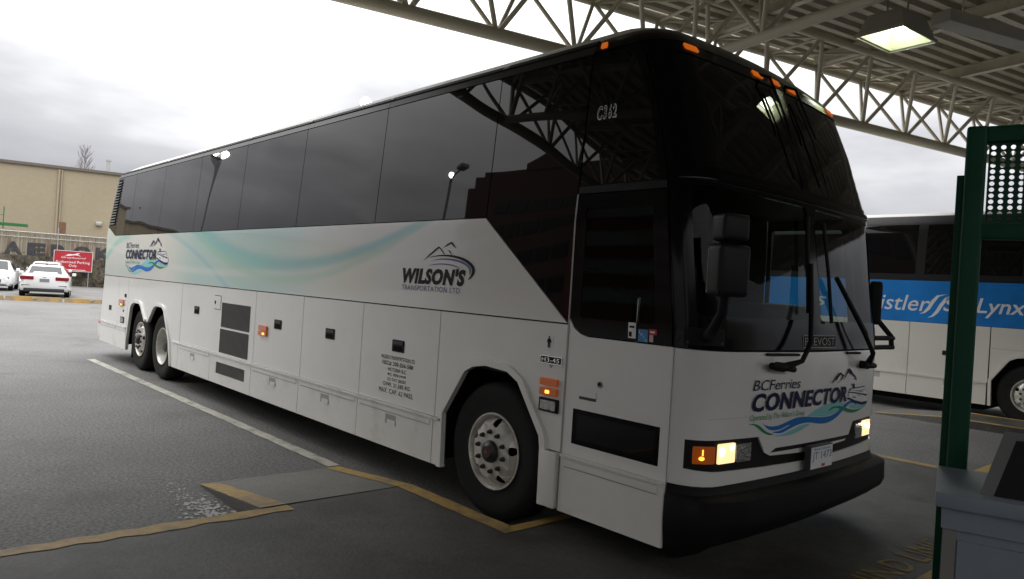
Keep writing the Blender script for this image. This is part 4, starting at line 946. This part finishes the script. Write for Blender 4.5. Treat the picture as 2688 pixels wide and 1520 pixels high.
# ---- logos
LOGO = {
'teal': [[(0.206,-1.47),(0.281,-1.44),(0.376,-1.28),(0.441,-1.12),(0.508,-1.05),(0.571,-1.07),(0.510,-1.26),(0.444,-1.44),(0.353,-1.56),(0.251,-1.54)],
  [(0.530,-0.58),(0.611,-0.28),(0.703,-0.07),(0.799,0.07),(0.973,-0.06),(0.944,-0.27),(0.899,-0.50),(0.854,-0.64),(0.786,-0.74),(0.696,-0.73),(0.594,-0.64)],
  [(1.058,-0.26),(1.151,-0.28),(1.248,-0.45),(1.337,-0.40),(1.330,-0.53),(1.269,-0.68),(1.198,-0.62),(1.112,-0.56),(1.051,-0.40)]],
'blue': [[(0.098,-0.62),(0.120,-0.77),(0.163,-0.89),(0.219,-0.92),(0.281,-0.84),(0.356,-0.68),(0.421,-0.58),(0.503,-0.59),(0.594,-0.68),(0.697,-0.77),(0.786,-0.78),(0.854,-0.68),(0.915,-0.50),(0.960,-0.28),(1.006,-0.11),(1.055,-0.01),(1.121,0.01),(1.168,-0.33),(1.116,-0.20),(1.057,-0.20),(1.018,-0.35),(0.963,-0.57),(0.896,-0.88),(0.836,-1.07),(0.776,-1.17),(0.709,-1.19),(0.635,-1.11),(0.563,-0.99),(0.480,-0.97),(0.413,-1.05),(0.349,-1.19),(0.286,-1.35),(0.236,-1.35),(0.185,-1.23),(0.247,-1.23),(0.309,-1.09),(0.359,-0.96),(0.321,-0.99),(0.277,-1.11),(0.222,-1.16),(0.172,-1.11),(0.134,-0.94)]],
'green': [[(-0.018,-0.66),(0.025,-0.65),(0.067,-0.76),(0.104,-0.98),(0.143,-1.20),(0.206,-1.38),(0.156,-1.37),(0.113,-1.21),(0.075,-0.97),(0.032,-0.74)],
  [(0.764,-0.49),(0.803,-0.25),(0.864,-0.20),(0.944,-0.27),(1.027,-0.48),(1.113,-0.62),(1.199,-0.66),(1.260,-0.65),(1.183,-0.80),(1.098,-0.82),(1.013,-0.68),(0.930,-0.43),(0.865,-0.32),(0.812,-0.35)]],
'white_vinyl': [[(1.031,0.25),(1.035,0.52),(1.045,0.76),(1.094,0.83),(1.285,0.83),(1.298,0.52),(1.347,0.25),(1.343,-0.19),(1.245,-0.19),(1.147,-0.03)]],
'navy': [[(0.990,0.22),(1.035,0.23),(1.148,-0.05),(1.245,-0.21),(1.348,-0.21),(1.328,-0.40),(1.248,-0.41),(1.150,-0.22),(1.071,0.03)],
  [(1.094,0.83),(1.088,1.00),(1.075,1.03),(1.086,1.13),(1.111,1.12),(1.119,0.84)], [(1.033,0.70),(1.061,0.84),(1.285,0.86),(1.285,0.80),(1.070,0.77),(1.050,0.68)],
  [(1.030,0.63),(1.097,0.57),(1.310,0.29),(1.347,0.25),(1.312,0.15),(1.265,0.25),(1.098,0.49),(1.031,0.56)], [(1.046,0.70),(1.182,0.61),(1.281,0.46),(1.183,0.55)], [(1.200,0.59),(1.287,0.65),(1.288,0.61),(1.209,0.55)],
  [(1.093,0.27),(1.144,0.21),(1.145,0.14),(1.094,0.20)], [(1.168,0.35),(1.195,0.32),(1.195,0.27),(1.169,0.30)], [(1.208,0.28),(1.230,0.25),(1.231,0.20),(1.209,0.23)],
  [(0.784,1.26),(0.841,1.70),(0.874,1.86),(0.896,1.95),(0.926,1.83),(0.947,1.71),(0.922,1.49),(0.884,1.31),(0.846,1.26),(0.892,1.37),(0.920,1.61),(0.927,1.71),(0.902,1.84),(0.876,1.66),(0.844,1.44),(0.829,1.40),(0.849,1.62),(0.807,1.33)],
  [(0.950,1.44),(0.959,1.69),(0.996,2.01),(1.018,2.21),(1.045,2.07),(1.082,1.80),(1.122,1.60),(1.145,1.34),(1.099,1.42),(1.119,1.50),(1.083,1.67),(1.048,1.84),(1.058,1.72),(1.023,1.85),(1.013,1.97),(0.983,1.73)]]}
def smooth_poly(p_):
    if len(p_) < 10: return p_
    q = []
    for i in range(len(p_)):
        a = p_[i-1]; b = p_[i]; c = p_[(i+1) % len(p_)]; d = p_[(i+2) % len(p_)]
        q.append(b); q.append(((9*(b[0]+c[0])-a[0]-d[0])/16, (9*(b[1]+c[1])-a[1]-d[1])/16))
    return q
def connector_logo(a0, wd, z0, ht, parent):
    k = 0
    for mn in ('teal', 'blue', 'green', 'white_vinyl', 'navy'):
        k += 1
        for p_ in LOGO[mn]:
            pp = [(a0+x*wd, z0+z*ht) for x, z in (smooth_poly(p_) if mn in ('teal', 'blue', 'green') else p_)]
            patch({'teal': 'wave_graphic', 'blue': 'wave_graphic', 'green': 'wave_graphic', 'white_vinyl': 'ship_graphic', 'navy': 'ship_graphic'}[mn], pp, MT[mn], parent, .0012+.0010*k, 0)
    lettering('BCFerries', (a0+.002*wd, a0+.43*wd, z0+1.18*ht, z0+1.76*ht), SF, MT['navy'], parent, .007, shear=.18, bold=.0)
    lettering('CONNECTOR', (a0, a0+wd, z0, z0+1.02*ht), SF, MT['navy'], parent, .0085, shear=.18, bold=.034, space=1.06)
    lettering("Operated by The Wilson's Group", (a0-.01*wd, a0+.49*wd, z0-.56*ht, z0-.14*ht), SF, MT['green'], parent, .007, shear=.2)
connector_logo(.356, 1.304, 1.095, .112, fp)
connector_logo(-12.08, 1.76, 1.875, .165, upp)
# operator's logo
lettering("WILSON'S", (-3.185, -2.285, 1.755, 1.895), SF, MT['black_vinyl'], upp, .003, shear=.2, bold=.055, space=1.10)
lettering('TRANSPORTATION LTD.', (-3.185, -2.33, 1.697, 1.742), SF, MT['blue_text'], upp, .003, space=1.15)
def arc_band(cx, cz, rx, rz_, t0, t1, w0, w1, mat, lean=0.):
    n_ = 26; o_, i_ = [], []
    for k in range(n_+1):
        t = R(t0+(t1-t0)*k/n_); f = k/n_; w_ = max(.002, math.sin(math.pi*f)**.6*(w0+(w1-w0)*f))
        o_.append((cx+rx*math.cos(t), cz+rz_*math.sin(t))); i_.append((cx+(rx-w_*1.6)*math.cos(t), cz+(rz_-w_)*math.sin(t)))
    patch('swoosh', o_+i_[::-1][1:-1], mat, upp, .003, 0)
arc_band(-2.56, 1.885, .39, .125, 130, -38, .012, .035, MT['black_vinyl'])
arc_band(-2.55, 1.885, .33, .095, 132, -20, .010, .026, MT['blue_text']); arc_band(-2.60, 1.875, .26, .062, 140, 20, .008, .012, MT['blue_text'])
patch('mountain_graphic', [(-2.885, 1.955), (-2.80, 2.01), (-2.70, 2.065), (-2.665, 2.08), (-2.62, 2.05), (-2.575, 2.01), (-2.60, 2.02), (-2.65, 2.06), (-2.675, 2.062), (-2.72, 2.035), (-2.80, 1.995)], MT['black_vinyl'], upp, .003, 0)
patch('mountain_graphic', [(-2.61, 2.065), (-2.55, 2.10), (-2.495, 2.117), (-2.46, 2.095), (-2.43, 2.06), (-2.46, 2.075), (-2.50, 2.10), (-2.55, 2.085)], MT['black_vinyl'], upp, .003, 0)
patch('mountain_graphic', [(-2.54, 2.05), (-2.50, 2.02), (-2.475, 2.0), (-2.505, 2.04)], MT['black_vinyl'], upp, .003, 0)
# registration lettering under the latch
for s_, hw, z0, z1, bo in (("WILSON'S TRANSPORTATION LTD.", .272, 1.062, 1.098, .008), ('NSC# 200-036-588', .245, 1.005, 1.046, .008), ('VICTORIA B.C.', .152, .957, .990, .008), ('M.C. REF# 54109', .145, .915, .942, .008), ('U.S. DOT 286352', .148, .872, .899, .008), ('GVW. 21,585 KG', .215, .815, .855, .008), ('MAX. CAP. 62 PASS.', .275, .757, .798, .0)):
    lettering(s_, (-3.175-hw, -3.175+hw, z0, z1), SF, MT['black_vinyl'], low[-3.81], .003, bold=bo, space=1.08)

# =================================================================== COACH 2 (beyond, parked parallel)
Q = empty('coach', 'white coach with bright blue band and white script lettering, beyond the near coach', 'bus', (.95, 11.2, 0))
MT['band_blue'] = P('blue_band_paint', (.008, .17, .52), .35, coat=0, spec=.25, var=.18, vscale=1.2)
MT['cream'] = P('cream_paint', (.60, .585, .53), .4, coat=.1, dirt=((.5, .47, .4), 2, .55, .9))
q2 = lambda poly: poly
patch('body_shell', low_outline(-13.55, -1.12, [ARR, ARF], .30, 3.6), MT['gap'], Q, -.022, .01)
pe = [-13.3, -11.8, -10.1, -8.4, -6.8, -5.15, -3.72, -2.02, -.45]
for a, b in zip(pe, pe[1:]):
    patch('window_pane', rect(a+.085, b-.085, 2.56, 3.48), PN, Q, 0, .012); patch('window_post', rect(a-.08, a+.08, 2.46, 3.5), BM, Q, .004, .014)
patch('window_rail', rect(-13.4, -.35, 2.435, 2.55), BM, Q, .003, .014)
bb = patch('blue_band', rect(-13.5, -.30, 1.655, 2.428), MT['band_blue'], Q, 0, .014)
for a, b in ((-13.5, -11.78), (-8.96, -6.30), (-6.30, -5.05), (-5.05, -3.83), (-3.83, -2.51)): patch('luggage_door', rect(a+G, b-G, .672, 1.648), MT['cream'], Q)
fa2 = [(-2.49, .285), (-2.47, .285)]+ARF[1:-1]+[(-1.305, .285), (-.30, .285), (-.30, 1.648), (-2.50, 1.648)]
patch('arch_panel', fa2, MT['cream'], Q); patch('arch_panel', rear_arch[:-2]+[(-8.965, 1.648), (-11.78, 1.648)], MT['cream'], Q)
patch('arch_lip', lip(ARF, 0, 0, .05), MT['cream'], Q, .022, .05)
patch('panel_line', rect(-2.48, -1.2, 1.275, 1.282), MT['mid_grey'], Q, .001, 0)
for a, b in ((-9.26, -7.68), (-7.68, -6.32), (-6.32, -5.05), (-5.05, -3.83), (-3.83, -2.52)):
    o = patch('skirt_panel', rect(a+G, b-G, .282, .648), MT['cream'], Q, .008, .03); patch('skirt_lip', rect(a+G, b-G, .650, .668), MT['cream'], o, .022, .036)
    c = (a+b)/2+.05; patch('handle_recess', rect(c-.08, c+.08, .54, .65), MT['mid_grey'], o, .0095, 0)
patch('latch', rect(-3.25, -3.07, 1.08, 1.165, .01), BM, Q, .006, .008)
# far sides closed simply; black hull dropped below the skirts as added shade
mesh('hull', [(-13.5, -1.15, .17), (-2.6, -1.15, .17), (-2.6, 1.29, .17), (-13.5, 1.29, .17), (-13.5, -1.2, 2.0), (-.35, -1.2, 2.0), (-.35, 1.29, 2.0), (-13.5, 1.29, 2.0), (-13.3, -1.05, 3.5), (-.75, -1.05, 3.5), (-.75, 1.15, 3.5), (-13.3, 1.15, 3.5)],
     [(0, 1, 5, 4), (1, 2, 6, 5), (2, 3, 7, 6), (3, 0, 4, 7), (4, 5, 9, 8), (5, 6, 10, 9), (6, 7, 11, 10), (7, 4, 8, 11)], MT['void'], Q)
vs = []
for z in zr:
    for s in full: vs.append(surf0(s, z))
mesh('roof', vs, fs, MT['cream'], Q, 40)
patch('cornice', rect(-13.5, -.35, 3.486, 3.69), MT['black_matte'], Q, .006, .02)
patch('front_panel', rect(-.29, 2*SM+.29, .3, 1.648), MT['cream'], Q); patch('windscreen', rect(-.29, 2*SM+.29, 1.655, 3.5), PN, Q)
wheel(Q, -1.88, -1.245, -1, 'disc'); wheel(Q, -9.91, -1.245, -1, 'dual'); wheel(Q, -11.13, -1.235, -1, 'disc'); wheel(Q, -1.88, 1.245, 1, 'disc'); wheel(Q, -9.91, 1.245, 1, 'dual')
WV = P('silver_lettering', (.62, .66, .70), .4)
lettering("Whistler", (-5.02, -3.50, 1.855, 2.15), SF, WV, bb, .003, shear=.22, bold=.005)
lettering("'s", (-5.72, -5.45, 1.855, 2.15), SF, WV, bb, .003, shear=.22, bold=.005)
lettering("SkyLynx", (-3.28, -2.0, 1.80, 2.15), SF, WV, bb, .003, shear=.22, bold=.012)
for dx_, dz_ in ((0, 0), (.14, -.06)):
    patch('swoosh', [(-3.68+dx_, 1.80+dz_), (-3.58+dx_, 1.825+dz_), (-3.50+dx_, 1.90+dz_), (-3.43+dx_, 2.03+dz_), (-3.36+dx_, 2.14+dz_), (-3.22+dx_*.6, 2.195+dz_*.3), (-3.40+dx_, 2.16+dz_*.6), (-3.48+dx_, 2.07+dz_), (-3.55+dx_, 1.93+dz_), (-3.61+dx_, 1.845+dz_)], WV, bb, .003, 0)
lettering('W', (-1.68, -1.59, 1.36, 1.44), SF, P('olive_lettering', (.18, .18, .09), .5), Q, .003)

# =================================================================== PARKED CARS
MT['car_white'] = P('white_car_paint', (.80, .80, .80), .18, coat=.8)
MT['tail'] = P('dark_red_lens', (.20, .006, .012), .15)
MT['car_glass'] = P('car_glass', (.02, .022, .025), .03)
MT['car_dark'] = P('car_trim', (.02, .02, .02), .5)
def car(loc, rz_, label, facing):
    t = empty('parked_car', label, 'car', loc, rz_, 'white cars parked in the yard')
    # x: 0 rear .. 4.8 front, lofted stations: x, half width, bottom, shoulder, deck
    st_ = [(0.0, .70, .42, .80, .96), (.10, .84, .30, .88, 1.02), (.45, .91, .24, .92, 1.06), (1.0, .93, .22, .93, 1.02), (2.4, .93, .20, .92, .98), (3.4, .93, .20, .88, .95), (4.2, .90, .22, .78, .86), (4.65, .82, .26, .68, .74), (4.82, .66, .36, .58, .64)]
    vs, fs = [], []
    for x, w, zb, zs_, zd in st_:
        half = [(w*.90, zb), (w, zb+.12), (w*1.0, (zb+zs_)/2+.05), (w*.99, zs_), (w*.90, zd), (w*.5, zd+.015)]
        ring = [(x, -y, z) for y, z in half]+[(x, y, z) for y, z in half[::-1]]; vs += ring
    m = 12
    for i in range(len(st_)-1):
        for j in range(m): fs.append((i*m+j, (i+1)*m+j, (i+1)*m+(j+1) % m, i*m+(j+1) % m))
    fs.append(tuple(range(m))); fs.append(tuple(range((len(st_)-1)*m, len(st_)*m))[::-1])
    body = mesh('body', vs, fs, MT['car_white'], t, 35)
    cab = [(.55, .70, 1.03), (1.15, .60, 1.36), (1.6, .58, 1.44), (2.3, .58, 1.46), (2.8, .60, 1.40), (3.55, .72, .94)]
    vs = []; fs = []
    for x, w, z in cab:
        zb = 1.0 if 0.9 < x < 3.3 else z-.03; wb = .84
        vs += [(x, -wb, zb), (x, -w, z), (x, -w*.6, z+.03), (x, w*.6, z+.03), (x, w, z), (x, wb, zb)]
    for i in range(len(cab)-1):
        for j in range(5): fs.append((i*6+j, (i+1)*6+j, (i+1)*6+j+1, i*6+j+1))
    mesh('cabin', vs, fs, MT['car_white'], t, 30)
    def quad(nm, pts, mat, off): return mesh(nm, pts, [tuple(range(len(pts)))], mat, t, recalc=False)
    quad('rear_window', [(.585, -.60, 1.075), (.585, .60, 1.075), (1.13, .53, 1.395), (1.13, -.53, 1.395)], MT['car_glass'], 0)
    quad('windscreen', [(3.48, .62, 1.02), (3.48, -.62, 1.02), (2.83, -.52, 1.44), (2.83, .52, 1.44)], MT['car_glass'], 0)
    for s_ in (-1, 1):
        for (x0, x1, t0, t1) in ((1.25, 2.1, 1.45, 2.08), (2.16, 3.1, 2.14, 2.70)):
            quad('side_window', [(x0, s_*.845, 1.03), (x1, s_*.845, 1.03), (t1, s_*.64, 1.36), (t0, s_*.64, 1.36)], MT['car_glass'], 0)
        box('tail_lamp', (-.03, .14, min(s_*.38, s_*.86), max(s_*.38, s_*.86), .78, .94), MT['tail'], t, .03)
        box('headlamp', (4.55, 4.75, min(s_*.46, s_*.78), max(s_*.46, s_*.78), .60, .72), MT['lamp_off'], t, .03)
        box('door_mirror', (3.0, 3.15, min(s_*.92, s_*1.08), max(s_*.92, s_*1.08), .98, 1.12), MT['car_white'], t, .03)
        box('bumper_reflector', (-.005, .05, min(s_*.5, s_*.80), max(s_*.5, s_*.80), .52, .545), MT['car_dark'], t)
    box('rear_diffuser', (-.03, .3, -.72, .72, .24, .40), MT['car_dark'], t, .03)
    box('front_grille', (4.70, 4.84, -.45, .45, .40, .56), MT['car_dark'], t, .02)
    lp_ = box('licence_plate', (-.02, .0, -.17, .17, .70, .84), MT['office_glass'], t); box('brand_emblem', (-.015, .01, -.06, .06, .90, .935), MT['chrome'], t, .01)
    box('roof_antenna', (1.2, 1.35, -.03, .03, 1.46, 1.53), MT['car_dark'], t, .01)
    for x in (.95, 3.85):
        for s_ in (-1, 1):
            bmw = bmesh.new(); lathe_bm(bmw, [(0, .10), (.30, .10), (.32, .08), (.32, -.10), (0, -.10)], 20); o = finish('wheel', bmw, MT['rubber'], t); o.location = (x, s_*.80, .32)
            bmw = bmesh.new(); lathe_bm(bmw, [(0, .115), (.18, .112), (.20, .10)], 16); r_ = finish('rim', bmw, MT['alu'], o); r_.rotation_euler = (0, 0, 0 if s_ > 0 else math.pi)
    return t
p_ = UW(-7.14, -37.8); c1 = car((p_.x, p_.y, 0), R(168), 'white sedan seen from the rear with red tail lamps, at the wheel stops', 'rear'); c1.scale = (1.05, 1.15, 1.05)
p_ = UW(-7.80, -46.5); c2 = car((p_.x, p_.y, 0), R(166), 'second white car whose roof shows above the nearer white sedan', 'rear'); c2.scale = (1.1, 1.1, 1.15)
p_ = UW(-10.1, -48.6); c3 = car((p_.x, p_.y, 0), R(-12), 'white car facing the camera, cut by the left edge', 'front'); c3.scale = (1.08, 1.08, 1.1)

# =================================================================== FOREGROUND: SCREEN FRAME, COUNTER, BOX
MT['green_frame'] = P('dark_green_frame', (.004, .052, .028), .5, var=.12, vscale=8, spec=.2)
MT['counter'] = P('grey_blue_laminate', (.20, .23, .27), .45, var=.06, vscale=12, bump=.03, bscale=200)
MT['edge'] = P('brown_grey_edge', (.20, .19, .18), .45)
ea = R(17)
fr = empty('screen_frame', 'dark green steel frame with perforated top panel behind the counter', 'screen', (1.445, -1.985, PZ), ea)
GF = MT['green_frame']
# local x along the panel, y depth (away from camera is +y)
zt_, zl_ = 2.405-PZ, 2.065-PZ
box('post', (-.028, .036, -.03, .03, 0, zt_+.03), GF, fr, .012, 3)
box('post_flange', (-.050, -.004, .0, .03, 0, zt_-.14), GF, fr, .004)
box('top_rail', (.030, 1.5, -.028, .028, zt_-.032, zt_+.028), GF, fr, .010, 3); box('bottom_rail', (.030, 1.5, -.026, .026, zl_-.03, zl_+.028), GF, fr, .008, 2)
tube('post', [(1.5, 0, 0), (1.5, 0, zt_)], .040, GF, fr, 12)
box('base_plate', (-.10, .15, -.1, .1, 0, .012), GF, fr)
px0, pz0, ph, pv, nh, nv, rh = .042, zl_+.030, .0285, .0212, 48, 13, .0082
vs, fs = [], []
for i in range(nh):
    for j in range(nv):
        cx, cz = px0+ph*(i+.5), pz0+pv*(j+.5); k = len(vs)
        sq = [(ph/2, 0), (ph/2, pv/2), (0, pv/2), (-ph/2, pv/2), (-ph/2, 0), (-ph/2, -pv/2), (0, -pv/2), (ph/2, -pv/2)]
        for q in range(8):
            vs.append((cx+sq[q][0], -.002, cz+sq[q][1]))
        for q in range(8): vs.append((cx+rh*math.cos(q*math.pi/4), -.002, cz+rh*math.sin(q*math.pi/4)))
        for q in range(8): vs.append((cx+rh*math.cos(q*math.pi/4), .002, cz+rh*math.sin(q*math.pi/4)))
        for q in range(8):
            r_ = (q+1) % 8; fs.append((k+q, k+r_, k+8+r_, k+8+q)); fs.append((k+8+q, k+8+r_, k+16+r_, k+16+q))
pp_ = mesh('perforated_panel', vs, fs, GF, fr, recalc=False)
box('added_hole_darkener', (.15, 1.48, .045, .052, zl_, zt_-.085), GF, fr)  # sheet added behind the panel so most holes look dark
ct = empty('counter', 'grey-blue laminate counter with overhanging top in the right foreground', 'counter', (1.535, -2.465, PZ), ea)
zc = 1.225-PZ
box('top', (0, 1.3, 0, .46, zc-.045, zc), MT['counter'], ct, .004, 2); box('top_lip', (.02, 1.28, .02, .44, zc-.11, zc-.045), MT['counter'], ct)
box('body', (.03, 1.27, .03, .43, 0, zc-.11), MT['counter'], ct, .003, 1); box('corner_strip', (.025, .06, .024, .03, 0, zc-.112), MT['edge'], ct)
box('front_board', (.065, 1.26, .022, .03, .06, zc-.14), MT['counter'], ct)
bxo = empty('storage_box', 'black plastic box with pale clear wrapped edge on the counter', 'box', (1.535+.15*math.cos(ea)-.2*math.sin(ea), -2.465+.15*math.sin(ea)+.2*math.cos(ea), zc+PZ), ea)
mesh('shell', [(0, -.13, 0), (.5, -.13, 0), (.5, .13, 0), (0, .13, 0), (.05, -.10, .17), (.5, -.10, .17), (.5, .10, .17), (.05, .10, .17)], [(0, 1, 5, 4), (1, 2, 6, 5), (2, 3, 7, 6), (3, 0, 4, 7), (4, 5, 6, 7), (3, 2, 1, 0)], MT['black_matte'], bxo)
mesh('clear_wrap', [(-.035, -.13, 0), (0, -.131, 0), (.05, -.101, .172), (.02, -.10, .195), (.5, -.10, .195), (.5, -.101, .172)], [(0, 1, 2, 3), (3, 2, 5, 4)], P('clear_wrap', (.10, .105, .10), .3), bxo, recalc=False)
